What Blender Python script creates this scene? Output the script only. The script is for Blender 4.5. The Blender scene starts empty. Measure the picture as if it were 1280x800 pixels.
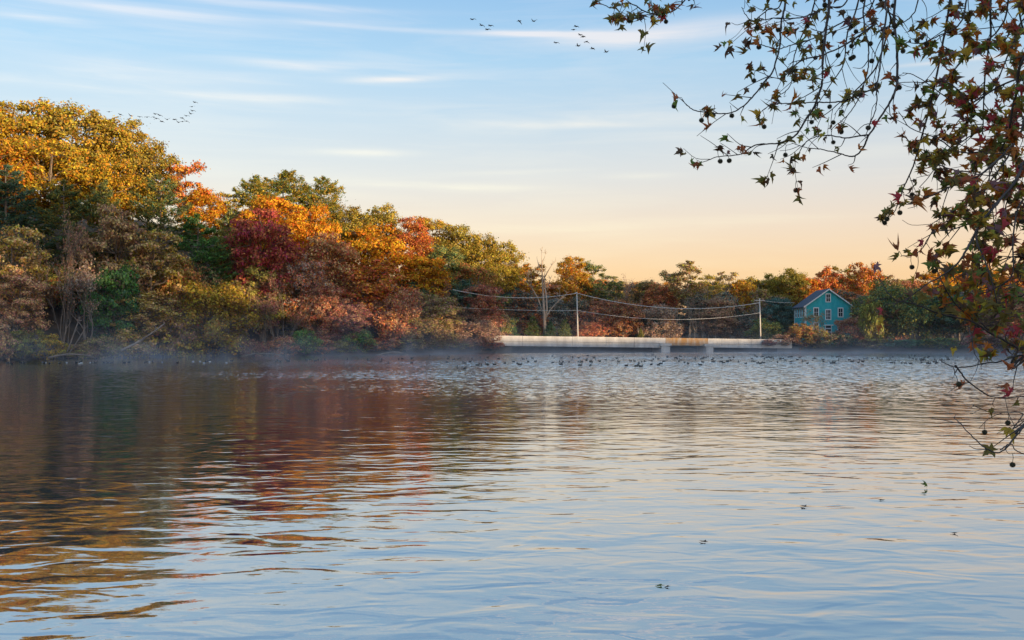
import bpy, bmesh, math, random
import numpy as np
from mathutils import Vector, Matrix

# ------------------------------------------------------------------ camera, sky, sun
scene = bpy.context.scene
col = scene.collection
CAM_Z = 3.5
FPX = 35.0 / 36.0 * 1280.0            # focal length in photo pixels
PITCH = math.atan(20.0 / FPX)         # horizon 20 px under the middle
cam_d = bpy.data.cameras.new("camera")
cam_d.lens = 35.0
cam_d.sensor_width = 36.0
cam_d.clip_start = 0.1
cam_d.clip_end = 6000.0
cam = bpy.data.objects.new("camera", cam_d)
cam.location = (0, 0, CAM_Z)
cam.rotation_euler = (math.pi / 2 + PITCH, 0, 0)
col.objects.link(cam)
scene.camera = cam


def at(px, py, Y):
    """World point that stands at depth Y on the sight line of a photo pixel."""
    a, b = (px - 640.0) / FPX, (400.0 - py) / FPX
    dy = math.cos(PITCH) - b * math.sin(PITCH)
    dz = math.sin(PITCH) + b * math.cos(PITCH)
    return Vector((a / dy * Y, Y, CAM_Z + dz / dy * Y))


SUN_EL = math.radians(3.7)
SUN_AZ = math.radians(135.0)          # measured from +Y towards +X: behind the camera, to its right
SUN_V = Vector((math.sin(SUN_AZ) * math.cos(SUN_EL), math.cos(SUN_AZ) * math.cos(SUN_EL), math.sin(SUN_EL)))
sun_d = bpy.data.lights.new("sun", 'SUN')
sun_d.energy = 5.0
sun_d.angle = math.radians(0.5)
sun_d.color = (1.0, 0.73, 0.43)
sun = bpy.data.objects.new("sun", sun_d)
sun.rotation_euler = (-SUN_V).to_track_quat('-Z', 'Y').to_euler()
sun.location = SUN_V * 300
col.objects.link(sun)

scene.view_settings.view_transform = 'Standard'
scene.view_settings.look = 'None'
scene.view_settings.exposure = 0.38
scene.view_settings.gamma = 1.0
scene.view_settings.use_curve_mapping = False
scene.render.engine = 'CYCLES'
cy = scene.cycles
cy.use_denoising = True
cy.max_bounces = 6
cy.diffuse_bounces = 3
cy.glossy_bounces = 3
cy.transmission_bounces = 3
cy.volume_bounces = 2
cy.transparent_max_bounces = 6
cy.volume_step_rate = 0.25
cy.volume_max_steps = 96
cy.caustics_reflective = False
cy.caustics_refractive = False


def srgb(r, g, b):
    f = lambda c: (c / 255 / 12.92) if c / 255 <= 0.04045 else ((c / 255 + 0.055) / 1.055) ** 2.4
    return (f(r), f(g), f(b), 1.0)


class NT:
    """Small helper round a node tree."""
    def __init__(self, tree):
        self.t = tree
        tree.nodes.clear()

    def n(self, kind, **kw):
        nd = self.t.nodes.new(kind)
        for k, v in kw.items():
            if k.startswith('in_'):
                key = k[3:]
                nd.inputs[int(key) if key.isdigit() else key].default_value = v
            else:
                setattr(nd, k, v)
        return nd

    def l(self, a, b):
        self.t.links.new(a, b)

    def math(self, op, a, b=None, c=None, clamp=False):
        nd = self.t.nodes.new('ShaderNodeMath')
        nd.operation = op
        nd.use_clamp = clamp
        for i, v in enumerate((a, b, c)):
            if v is None:
                continue
            if isinstance(v, (int, float)):
                nd.inputs[i].default_value = v
            else:
                self.l(v, nd.inputs[i])
        return nd.outputs[0]

    def mix(self, fac, a, b, blend='MIX'):
        nd = self.t.nodes.new('ShaderNodeMix')
        nd.data_type = 'RGBA'
        nd.blend_type = blend
        for s, v in ((nd.inputs[0], fac), (nd.inputs[6], a), (nd.inputs[7], b)):
            if isinstance(v, (int, float)):
                s.default_value = v
            elif isinstance(v, tuple):
                s.default_value = v if len(v) == 4 else (*v, 1)
            else:
                self.l(v, s)
        return nd.outputs[2]

    def ramp(self, fac, stops, interp='LINEAR'):
        nd = self.t.nodes.new('ShaderNodeValToRGB')
        cr = nd.color_ramp
        cr.interpolation = interp
        while len(cr.elements) < len(stops):
            cr.elements.new(0.5)
        for e, (p, c) in zip(cr.elements, stops):
            e.position = p
            e.color = c if isinstance(c, tuple) else (c, c, c, 1)
        self.l(fac, nd.inputs[0])
        return nd.outputs[0]

    def noise(self, vec, scale, detail=3, rough=0.5, dist=0.0):
        nd = self.t.nodes.new('ShaderNodeTexNoise')
        nd.inputs['Scale'].default_value = scale
        nd.inputs['Detail'].default_value = detail
        nd.inputs['Roughness'].default_value = rough
        nd.inputs['Distortion'].default_value = dist
        if vec is not None:
            self.l(vec, nd.inputs['Vector'])
        return nd.outputs[0]


# world: a Nishita sky carrying the dawn colours that the whole horizon ring shows, thin cirrus on it
world = bpy.data.worlds.new("World")
scene.world = world
world.use_nodes = True
w = NT(world.node_tree)
tc = w.n('ShaderNodeTexCoord')
sep = w.n('ShaderNodeSeparateXYZ')
w.l(tc.outputs['Generated'], sep.inputs[0])
el = w.math('ARCSINE', sep.outputs[2])                       # elevation, radians
az = w.math('ARCTAN2', sep.outputs[0], sep.outputs[1])       # azimuth from +Y
sky = w.n('ShaderNodeTexSky', sky_type='NISHITA', sun_disc=False, sun_elevation=SUN_EL, sun_rotation=SUN_AZ,
          altitude=20.0, air_density=1.0, dust_density=1.5, ozone_density=1.5)
S = lambda r, g, b: srgb(r, g, b)
grad = w.ramp(w.math('MULTIPLY', el, 1.0 / math.radians(60), clamp=True), [
    (0.0, S(240, 180, 136)), (0.060, S(241, 193, 154)), (0.105, S(231, 199, 182)), (0.152, S(213, 203, 204)),
    (0.203, S(187, 198, 214)), (0.258, S(158, 192, 222)), (0.312, S(134, 177, 219)), (0.60, S(146, 186, 228)), (1.0, S(148, 186, 228))])
# cirrus
cv = w.n('ShaderNodeCombineXYZ')
w.l(w.math('MULTIPLY', az, 5.0), cv.inputs[0])
w.l(w.math('MULTIPLY', el, 60.0), cv.inputs[1])
n_fine = w.noise(cv.outputs[0], 1.0, 5, 0.6, 0.6)
cv2 = w.n('ShaderNodeCombineXYZ')
w.l(w.math('MULTIPLY', az, 2.0), cv2.inputs[0])
w.l(w.math('MULTIPLY', el, 14.0), cv2.inputs[1])
n_big = w.noise(cv2.outputs[0], 1.0, 3, 0.5, 0.3)
cloud = w.math('MULTIPLY', w.math('SUBTRACT', w.math('MULTIPLY', n_fine, n_big), 0.225, clamp=True), 2.0)
streaks = [  # photo px, py, half length, half thickness, strength, tilt
    (480, 34, 100, 3, .55, .03), (660, 41, 90, 3.5, 1.1, .02), (785, 46, 95, 9, 1.2, 0), (900, 35, 90, 13, .6, 0),
    (370, 79, 80, 5, .85, -.02), (190, 92, 130, 10, .5, 0), (490, 98, 60, 4, .9, -.05), (455, 190, 58, 4, 1.0, 0), (150, 8, 150, 6, .7, 0), (110, 108, 110, 6, .35, 0),
    (560, 233, 140, 4, .6, .02), (330, 121, 85, 5, .55, 0), (760, 155, 210, 5, .45, .02), (850, 143, 110, 6, .55, .02),
    (640, 215, 80, 3, .35, -.03), (805, 220, 40, 4, .4, 0), (50, 20, 70, 5, .4, .03), (1190, 75, 70, 2.2, .8, 0),
    (720, 285, 150, 7, .3, 0), (940, 275, 130, 6, .25, 0), (330, 3, 160, 4, .4, 0), (1080, 190, 160, 9, .35, 0)]
for (px, py, hl, ht, amp, tilt) in streaks:
    a0 = math.atan((px - 640) / FPX)
    e0 = math.atan((420 - py) / FPX * math.cos(a0))
    da = w.math('SUBTRACT', az, a0)
    u = w.math('MULTIPLY', da, FPX / hl)
    wob = w.math('MULTIPLY', w.math('SUBTRACT', n_big, 0.5), 1.6)
    v = w.math('MULTIPLY', w.math('ADD', w.math('SUBTRACT', el, e0), w.math('MULTIPLY', da, tilt)), FPX / ht)
    v = w.math('ADD', v, wob)
    r2 = w.math('ADD', w.math('MULTIPLY', u, u), w.math('MULTIPLY', v, v))
    g = w.math('POWER', math.e, w.math('MULTIPLY', r2, -1.0))
    g = w.math('MULTIPLY', g, w.math('MULTIPLY', w.math('POWER', w.math('ADD', n_fine, 0.12), 1.6), amp * 2.4))
    cloud = w.math('ADD', cloud, g)
cloud = w.math('MULTIPLY', cloud, 0.8, clamp=True)
# high streak colour: paler up high, peach lower down
ccol = w.ramp(w.math('MULTIPLY', el, 1.0 / math.radians(20), clamp=True), [(0.0, S(250, 214, 168)), (0.45, S(243, 228, 210)), (1.0, S(228, 222, 231))])
skycol = w.mix(cloud, grad, ccol)
scaled = w.n('ShaderNodeVectorMath', operation='SCALE')
w.l(skycol, scaled.inputs[0])
scaled.inputs['Scale'].default_value = 6.9
glow = w.n('ShaderNodeVectorMath', operation='SCALE')
w.l(sky.outputs[0], glow.inputs[0])
glow.inputs['Scale'].default_value = 1.3
addn = w.n('ShaderNodeVectorMath', operation='ADD')
w.l(scaled.outputs[0], addn.inputs[0])
w.l(glow.outputs[0], addn.inputs[1])
both = addn.outputs[0]
bg = w.n('ShaderNodeBackground', in_Strength=0.093)
w.l(both, bg.inputs[0])
wo = w.n('ShaderNodeOutputWorld')
w.l(bg.outputs[0], wo.inputs[0])


# ------------------------------------------------------------------ helpers
def new_mat(name):
    m = bpy.data.materials.new(name)
    m.use_nodes = True
    return m, NT(m.node_tree)


def tag(o, label=None, cat=None, group=None, kind=None):
    for k, v in (('label', label), ('category', cat), ('group', group), ('kind', kind)):
        if v:
            o[k] = v
    return o


def empty(name, loc=(0, 0, 0), rz=0.0):
    o = bpy.data.objects.new(name, None)
    o.location = loc
    o.rotation_euler = (0, 0, rz)
    o.empty_display_size = 0.3
    col.objects.link(o)
    return o


def obj(name, me, parent=None, loc=None):
    o = bpy.data.objects.new(name, me)
    col.objects.link(o)
    if parent:
        o.parent = parent
    if loc is not None:
        o.location = loc
    return o


class MB:
    """Collects tubes, quads and boxes with numpy and links them as one mesh."""
    def __init__(self):
        self.v, self.f, self.m, self.n = [], {3: [], 4: []}, {3: [], 4: []}, 0

    def add(self, verts, faces, mat=0):
        verts = np.asarray(verts, float).reshape(-1, 3)
        faces = np.asarray(faces, int)
        k = faces.shape[1]
        self.v.append(verts)
        self.f[k].append(faces + self.n)
        self.m[k].append(np.full(len(faces), mat) if np.isscalar(mat) else np.asarray(mat))
        self.n += len(verts)

    def tube(self, pts, radii, sides=5, mat=0, cap=True):
        P = np.asarray([tuple(p) for p in pts], float)
        n = len(P)
        R = np.broadcast_to(np.asarray(radii, float), (n,))
        T = np.gradient(P, axis=0)
        T /= np.linalg.norm(T, axis=1, keepdims=True) + 1e-9
        ref = np.array([0.0, 0.0, 1.0]) if abs(T[:, 2]).mean() < 0.8 else np.array([0.0, 1.0, 0.0])
        A = np.cross(T, ref)
        A /= np.linalg.norm(A, axis=1, keepdims=True) + 1e-9
        B = np.cross(T, A)
        th = np.arange(sides) / sides * 2 * math.pi
        V = P[:, None, :] + R[:, None, None] * (np.cos(th)[None, :, None] * A[:, None, :] + np.sin(th)[None, :, None] * B[:, None, :])
        i = np.arange(n - 1)[:, None] * sides
        j = np.arange(sides)[None, :]
        j2 = (j + 1) % sides
        F = np.stack([i + j, i + j2, i + sides + j2, i + sides + j], -1).reshape(-1, 4)
        base = self.n
        self.add(V.reshape(-1, 3), F, mat)
        if cap:
            for e in (0, n - 1):
                ring = base + e * sides + np.arange(sides)
                if e == 0:
                    ring = ring[::-1]
                tri = np.stack([np.full(sides - 2, ring[0]), ring[1:-1], ring[2:]], -1)
                self.f[3].append(tri)
                self.m[3].append(np.full(len(tri), mat))

    def box(self, lo, hi, mat=0, M=None):
        x0, y0, z0 = lo
        x1, y1, z1 = hi
        V = np.array([(x, y, z) for z in (z0, z1) for y in (y0, y1) for x in (x0, x1)], float)
        if M is not None:
            V = np.array([tuple(M @ Vector(p)) for p in V])
        F = [(0, 2, 3, 1), (4, 5, 7, 6), (0, 1, 5, 4), (2, 6, 7, 3), (0, 4, 6, 2), (1, 3, 7, 5)]
        self.add(V, F, mat)

    def quads(self, V, mat=0):
        V = np.asarray(V, float).reshape(-1, 3)
        self.add(V, np.arange(len(V)).reshape(-1, 4), mat)

    def mesh(self, name, mats=(), smooth=True):
        me = bpy.data.meshes.new(name)
        V = np.concatenate(self.v) if self.v else np.zeros((0, 3))
        f3 = np.concatenate(self.f[3]) if self.f[3] else np.zeros((0, 3), int)
        f4 = np.concatenate(self.f[4]) if self.f[4] else np.zeros((0, 4), int)
        mi = np.concatenate([np.concatenate(self.m[k]) for k in (3, 4) if self.m[k]]) if (self.m[3] or self.m[4]) else np.zeros(0, int)
        me.vertices.add(len(V))
        me.vertices.foreach_set('co', V.astype(np.float32).ravel())
        loops = np.concatenate([f3.ravel(), f4.ravel()]).astype(np.int32)
        me.loops.add(len(loops))
        me.loops.foreach_set('vertex_index', loops)
        npoly = len(f3) + len(f4)
        me.polygons.add(npoly)
        tot = np.concatenate([np.full(len(f3), 3), np.full(len(f4), 4)]).astype(np.int32)
        st = np.concatenate([[0], np.cumsum(tot)[:-1]]).astype(np.int32) if npoly else np.zeros(0, np.int32)
        me.polygons.foreach_set('loop_start', st)
        for m in mats:
            me.materials.append(m)
        if npoly:
            me.polygons.foreach_set('material_index', mi.astype(np.int32))
            me.polygons.foreach_set('use_smooth', np.full(npoly, smooth))
        me.update(calc_edges=True)
        me.validate()
        return me


def unit(v):
    return v / (np.linalg.norm(v, axis=-1, keepdims=True) + 1e-9)


def leaf_quads(P, N, size, aspect, rng, along=None):
    """One small rhombic leaf face per point; N is the face normal, along the long axis (else random)."""
    n = len(P)
    N = unit(N)
    T = rng.normal(size=(n, 3)) if along is None else along
    T = unit(T - (T * N).sum(1, keepdims=True) * N)
    B = np.cross(N, T)
    s = (size * rng.uniform(0.65, 1.35, n))[:, None]
    V = np.stack([P - T * s, P - B * s * aspect, P + T * s, P + B * s * aspect], 1)
    return V


# ------------------------------------------------------------------ materials
def leaf_material():
    m, t = new_mat("autumn_leaves")
    oi = t.n('ShaderNodeObjectInfo')
    at_ = t.n('ShaderNodeAttribute', attribute_type='OBJECT', attribute_name='tint')
    tcn = t.n('ShaderNodeTexCoord')
    geo = t.n('ShaderNodeNewGeometry')
    nz = t.noise(tcn.outputs['Object'], 0.42, 4, 0.65)
    jit = t.math('MULTIPLY', t.math('SUBTRACT', geo.outputs['Random Per Island'], 0.5), 0.55)
    fac = t.ramp(t.math('ADD', nz, jit), [(0.40, 0.0), (0.62, 1.0)])
    c = t.mix(fac, oi.outputs['Color'], at_.outputs['Vector'])
    hv = t.n('ShaderNodeHueSaturation')
    t.l(c, hv.inputs['Color'])
    rnd = t.math('FRACT', t.math('MULTIPLY', geo.outputs['Random Per Island'], 17.31))
    t.l(t.math('ADD', t.math('MULTIPLY', rnd, 0.075), 0.4625), hv.inputs['Hue'])
    rnd2 = t.math('FRACT', t.math('MULTIPLY', geo.outputs['Random Per Island'], 91.7))
    t.l(t.math('ADD', t.math('MULTIPLY', rnd2, 1.1), 0.5), hv.inputs['Value'])
    d = t.n('ShaderNodeBsdfDiffuse')
    tr = t.n('ShaderNodeBsdfTranslucent')
    t.l(hv.outputs[0], d.inputs[0])
    t.l(hv.outputs[0], tr.inputs[0])
    mx = t.n('ShaderNodeMixShader', in_0=0.3)
    t.l(d.outputs[0], mx.inputs[1])
    t.l(tr.outputs[0], mx.inputs[2])
    o = t.n('ShaderNodeOutputMaterial')
    t.l(mx.outputs[0], o.inputs[0])
    return m


def simple_mat(name, c1, c2, scale, rough=0.85, bump=0.0, bscale=None, stretch=(1, 1, 1), objcol=False, detail=4):
    m, t = new_mat(name)
    tcn = t.n('ShaderNodeTexCoord')
    mp = t.n('ShaderNodeMapping')
    mp.inputs['Scale'].default_value = stretch
    t.l(tcn.outputs['Object'], mp.inputs[0])
    nz = t.noise(mp.outputs[0], scale, detail, 0.6)
    f = t.ramp(nz, [(0.35, 0.0), (0.68, 1.0)])
    c = t.mix(f, (*c1, 1), (*c2, 1))
    if objcol:
        oi = t.n('ShaderNodeObjectInfo')
        c = t.mix(1.0, c, oi.outputs['Color'], 'MULTIPLY')
    p = t.n('ShaderNodeBsdfPrincipled', in_Roughness=rough)
    p.inputs['Specular IOR Level'].default_value = 0.3
    t.l(c, p.inputs['Base Color'])
    if bump:
        b = t.n('ShaderNodeBump', in_Strength=1.0, in_Distance=bump)
        t.l(t.noise(mp.outputs[0], bscale or scale * 3, 4, 0.6), b.inputs['Height'])
        t.l(b.outputs[0], p.inputs['Normal'])
    o = t.n('ShaderNodeOutputMaterial')
    t.l(p.outputs[0], o.inputs[0])
    return m


M_LEAF = leaf_material()
M_BARK = simple_mat("tree_bark", (0.16, 0.125, 0.10), (0.27, 0.22, 0.18), 1.5, 0.9, 0.03, stretch=(1, 1, .25), objcol=True)
M_TWIG = simple_mat("plane_bark", (0.05, 0.04, 0.036), (0.13, 0.11, 0.10), 9.0, 0.85, 0.003, 60)
M_GROUND = simple_mat("leaf_litter_soil", (0.07, 0.05, 0.03), (0.17, 0.10, 0.05), 0.5, 0.95, 0.05, 3.0)
M_CONC = simple_mat("weathered_concrete", (0.52, 0.49, 0.46), (0.74, 0.715, 0.68), 0.7, 0.9, 0.01, 6.0, stretch=(1, 1, .4))
M_DARKC = simple_mat("dark_concrete", (0.10, 0.10, 0.10), (0.18, 0.175, 0.17), 0.6, 0.9, 0.01)  # darker grey for the parts below the deck and the insulators
M_ASPH = simple_mat("asphalt", (0.045, 0.045, 0.047), (0.06, 0.06, 0.06), 2.0, 0.9)
M_POLE = simple_mat("weathered_pole_wood", (0.52, 0.48, 0.44), (0.68, 0.64, 0.58), 2.0, 0.9, stretch=(6, 6, .5))
M_WIRE = simple_mat("pale_cable", (0.62, 0.60, 0.56), (0.7, 0.68, 0.65), 1.0, 0.6)
M_WHITE = simple_mat("white_trim_paint", (0.70, 0.70, 0.69), (0.8, 0.8, 0.79), 3.0, 0.6)
M_GOOSE = simple_mat("goose_plumage", (0.035, 0.03, 0.026), (0.09, 0.075, 0.06), 9.0, 0.8)
M_GNECK = simple_mat("black_plumage", (0.012, 0.012, 0.012), (0.02, 0.02, 0.02), 9.0, 0.7)
M_GPALE = simple_mat("pale_plumage_and_sparkle", (0.55, 0.54, 0.52), (0.7, 0.69, 0.68), 9.0, 0.8)


# ------------------------------------------------------------------ terrain and water
LAKE = [(0, 4), (4.6, 4.5), (6.6, 9), (10, 14), (20, 20), (60, 42), (110, 80), (128, 130), (112, 165), (99, 189), (94, 205), (81, 217),
        (66, 221), (63, 236), (50, 243), (12, 240), (0, 233), (-2.5, 212), (-4, 206), (-18, 196), (-35, 184), (-51, 174), (-60, 165),
        (-66, 155), (-76, 147), (-90, 140), (-130, 115), (-160, 70), (-150, 20), (-80, 0), (-20, 2)]


def lake_dist(X, Y):
    """Signed distance to the shore: positive on land."""
    X, Y = np.asarray(X, float), np.asarray(Y, float)
    d = np.full(X.shape, 1e9)
    inside = np.zeros(X.shape, bool)
    n = len(LAKE)
    for i in range(n):
        ax, ay = LAKE[i]
        bx, by = LAKE[(i + 1) % n]
        ex, ey = bx - ax, by - ay
        t = np.clip(((X - ax) * ex + (Y - ay) * ey) / (ex * ex + ey * ey), 0, 1)
        d = np.minimum(d, np.hypot(X - ax - t * ex, Y - ay - t * ey))
        cr = ((ay > Y) != (by > Y)) & (X < ex * (Y - ay) / (by - ay + 1e-12) + ax)
        inside ^= cr
    return np.where(inside, -d, d)


def sstep(x, a, b):
    t = np.clip((x - a) / (b - a), 0, 1)
    return t * t * (3 - 2 * t)


RU, RV = np.array([math.sqrt(.5), math.sqrt(.5)]), np.array([math.sqrt(.5), -math.sqrt(.5)])


def ridge_h(u):
    return np.interp(u, [-140, -20, 40, 80, 125, 165, 215, 270, 340, 460], [20, 28, 33.5, 30.5, 22.5, 20.5, 18.6, 10.5, 8, 8])


def height(X, Y):
    X, Y = np.asarray(X, float), np.asarray(Y, float)
    d = lake_dist(X, Y)
    wob = 0.5 * np.sin(X * .31 + 1) * np.cos(Y * .27) + 0.3 * np.sin(X * .83 + Y * .61)
    bank = np.where(d < 0, np.maximum(-1.8, d * 0.5), 0.55 * sstep(d, 0, 1.2) + 1.5 * sstep(d, 1, 14))
    hill = 31 * np.exp(-(((X + 118) / 72) ** 2 + ((Y - 228) / 58) ** 2)) + 11 * np.exp(-(((X + 40) / 52) ** 2 + ((Y - 262) / 42) ** 2))
    hill = hill + 4 * sstep(Y, 245, 330) * sstep(X, 0, 40)
    u, v = X * RU[0] + Y * RU[1], X * RV[0] + Y * RV[1]
    ridge = ridge_h(u) * np.exp(-((v - 170) / 42) ** 2)
    return bank + (hill + ridge) * sstep(d, 0, 30) + wob * 0.3 * sstep(d, 1, 8)


def hgt(x, y):
    return float(height(np.array([x]), np.array([y]))[0])


def axis(lo, hi, f0, f1, fine, coarse):
    a = [f0]
    s = fine
    while a[0] > lo:
        s *= 1.15
        a.insert(0, a[0] - min(s, coarse))
    b = list(np.arange(f0 + fine, f1, fine))
    a += b
    s = fine
    while a[-1] < hi:
        s *= 1.15
        a.append(a[-1] + min(s, coarse))
    return np.array(a)


gx = axis(-2500, 2500, -130, 140, 1.6, 160)
gy = axis(-1500, 4200, -20, 300, 1.6, 160)
GX, GY = np.meshgrid(gx, gy)
GZ = height(GX, GY)
mb = MB()
nx, ny = len(gx), len(gy)
ii = (np.arange(ny - 1)[:, None] * nx + np.arange(nx - 1)[None, :]).ravel()
mb.add(np.stack([GX, GY, GZ], -1).reshape(-1, 3), np.stack([ii, ii + 1, ii + nx + 1, ii + nx], -1))
tag(obj("ground", mb.mesh("ground", [M_GROUND])), kind="structure")


def water_material():
    m, t = new_mat("lake_water")
    geo = t.n('ShaderNodeNewGeometry')
    pos = geo.outputs['Position']
    sp = t.n('ShaderNodeSeparateXYZ')
    t.l(pos, sp.inputs[0])
    def mapped(sx, sy, rz=0.0):
        mp = t.n('ShaderNodeMapping')
        mp.inputs['Scale'].default_value = (sx, sy, 1)
        mp.inputs['Rotation'].default_value = (0, 0, rz)
        t.l(pos, mp.inputs[0])
        return mp.outputs[0]
    # wind patches: calmer near the near shore, ruffled out on the open water
    far = t.math('MULTIPLY', t.math('SUBTRACT', sp.outputs[1], 14.0), 1 / 90.0, clamp=True)
    patch = t.noise(mapped(.012, .03, .1), 1.0, 2, 0.5)
    patch = t.ramp(patch, [(0.36, 0.55), (0.66, 1.25)])
    swell = t.noise(mapped(.34, .55, .22), 1.0, 1, 0.4, 0.4)
    wave = t.noise(mapped(.88, 1.55, -.12), 1.0, 1.8, 0.5, 0.5)
    rip = t.noise(mapped(2.6, 6.0, .08), 1.0, 3, 0.55, 0.3)
    near = t.math('SUBTRACT', 1.0, t.math('MULTIPLY', far, 0.6))
    h = t.math('ADD', t.math('MULTIPLY', swell, 0.040), t.math('MULTIPLY', wave, 0.028))
    h = t.math('MULTIPLY', h, near)
    h = t.math('ADD', h, t.math('MULTIPLY', rip, t.math('MULTIPLY', patch, 0.0024)))
    b = t.n('ShaderNodeBump', in_Strength=1.0, in_Distance=1.0)
    t.l(h, b.inputs['Height'])
    # wind-ruffled open water in the far half of the lake: facet slopes too fine to raise as bumps
    wl = t.n('ShaderNodeMapRange', interpolation_type='SMOOTHSTEP')
    for k_, v_ in ((1, 42.0), (2, 96.0)):
        wl.inputs[k_].default_value = v_
    t.l(sp.outputs[1], wl.inputs[0])
    side = t.n('ShaderNodeMapRange', interpolation_type='SMOOTHSTEP')
    for k_, v_ in ((1, -48.0), (2, -8.0), (3, .28), (4, 1.0)):
        side.inputs[k_].default_value = v_
    t.l(sp.outputs[0], side.inputs[0])
    amp = t.math('MULTIPLY', t.math('MULTIPLY', wl.outputs[0], side.outputs[0]), patch)
    amp = t.math('ADD', t.math('MULTIPLY', amp, 1.15), t.math('MULTIPLY', patch, 0.006))
    fac = t.n('ShaderNodeTexNoise')
    fac.inputs['Scale'].default_value = 1.0
    fac.inputs['Detail'].default_value = 4
    fac.inputs['Roughness'].default_value = 0.7
    t.l(mapped(1.9, 1.5), fac.inputs['Vector'])
    sv = t.n('ShaderNodeVectorMath', operation='SUBTRACT')
    t.l(fac.outputs['Color'], sv.inputs[0])
    sv.inputs[1].default_value = (.5, .55, .5)
    sc_ = t.n('ShaderNodeVectorMath', operation='MULTIPLY')
    t.l(sv.outputs[0], sc_.inputs[0])
    sc_.inputs[1].default_value = (.6, 1, 0)
    s2 = t.n('ShaderNodeVectorMath', operation='SCALE')
    t.l(sc_.outputs[0], s2.inputs[0])
    t.l(amp, s2.inputs['Scale'])
    ad = t.n('ShaderNodeVectorMath', operation='ADD')
    t.l(b.outputs[0], ad.inputs[0])
    t.l(s2.outputs[0], ad.inputs[1])
    nm = t.n('ShaderNodeVectorMath', operation='NORMALIZE')
    t.l(ad.outputs[0], nm.inputs[0])
    b = nm
    fr = t.n('ShaderNodeFresnel', in_IOR=1.33)
    t.l(b.outputs[0], fr.inputs['Normal'])
    gl = t.n('ShaderNodeBsdfGlossy', in_Roughness=0.02)
    gl.inputs['Color'].default_value = (.97, .97, .97, 1)
    t.l(b.outputs[0], gl.inputs['Normal'])
    df = t.n('ShaderNodeBsdfDiffuse')
    df.inputs['Color'].default_value = (.035, .052, .075, 1)
    mx = t.n('ShaderNodeMixShader')
    t.l(t.math('ADD', t.math('MULTIPLY', fr.outputs[0], 0.58), 0.46, clamp=True), mx.inputs[0])
    t.l(df.outputs[0], mx.inputs[1])
    t.l(gl.outputs[0], mx.inputs[2])
    o = t.n('ShaderNodeOutputMaterial')
    t.l(mx.outputs[0], o.inputs[0])
    return m


mb = MB()
mb.add([(-170, -4, 0), (135, -4, 0), (135, 250, 0), (-170, 250, 0)], [(0, 1, 2, 3)])
tag(obj("lake_water", mb.mesh("lake_water", [water_material()])), kind="structure")


# ------------------------------------------------------------------ tree models
def wobble_line(p0, p1, n, amp, rng, sag=0.0):
    p0, p1 = np.asarray(p0, float), np.asarray(p1, float)
    t = np.linspace(0, 1, n)[:, None]
    P = p0 + (p1 - p0) * t
    off = np.cumsum(rng.normal(size=(n, 3)), 0) * amp
    off -= off[0] + (off[-1] - off[0]) * t
    P = P + off
    P[:, 2] += sag * np.sin(t[:, 0] * math.pi)
    return P


VAR = {}   # kind -> list of (trunk mesh, crown mesh, height, width)


def register(kind, trunk, crown, H, W):
    k = len(VAR.setdefault(kind, []))
    V = np.concatenate(crown.v if crown else trunk.v)
    H = np.percentile(V[:, 2], 99.7)
    W = 2 * np.percentile(np.hypot(V[:, 0] - V[:, 0].mean(), V[:, 1] - V[:, 1].mean()), 97)
    VAR[kind].append((trunk.mesh(kind + "_trunk", [M_BARK]), crown.mesh(kind + "_crown", [M_LEAF], smooth=False) if crown else None, H, W))


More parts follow.
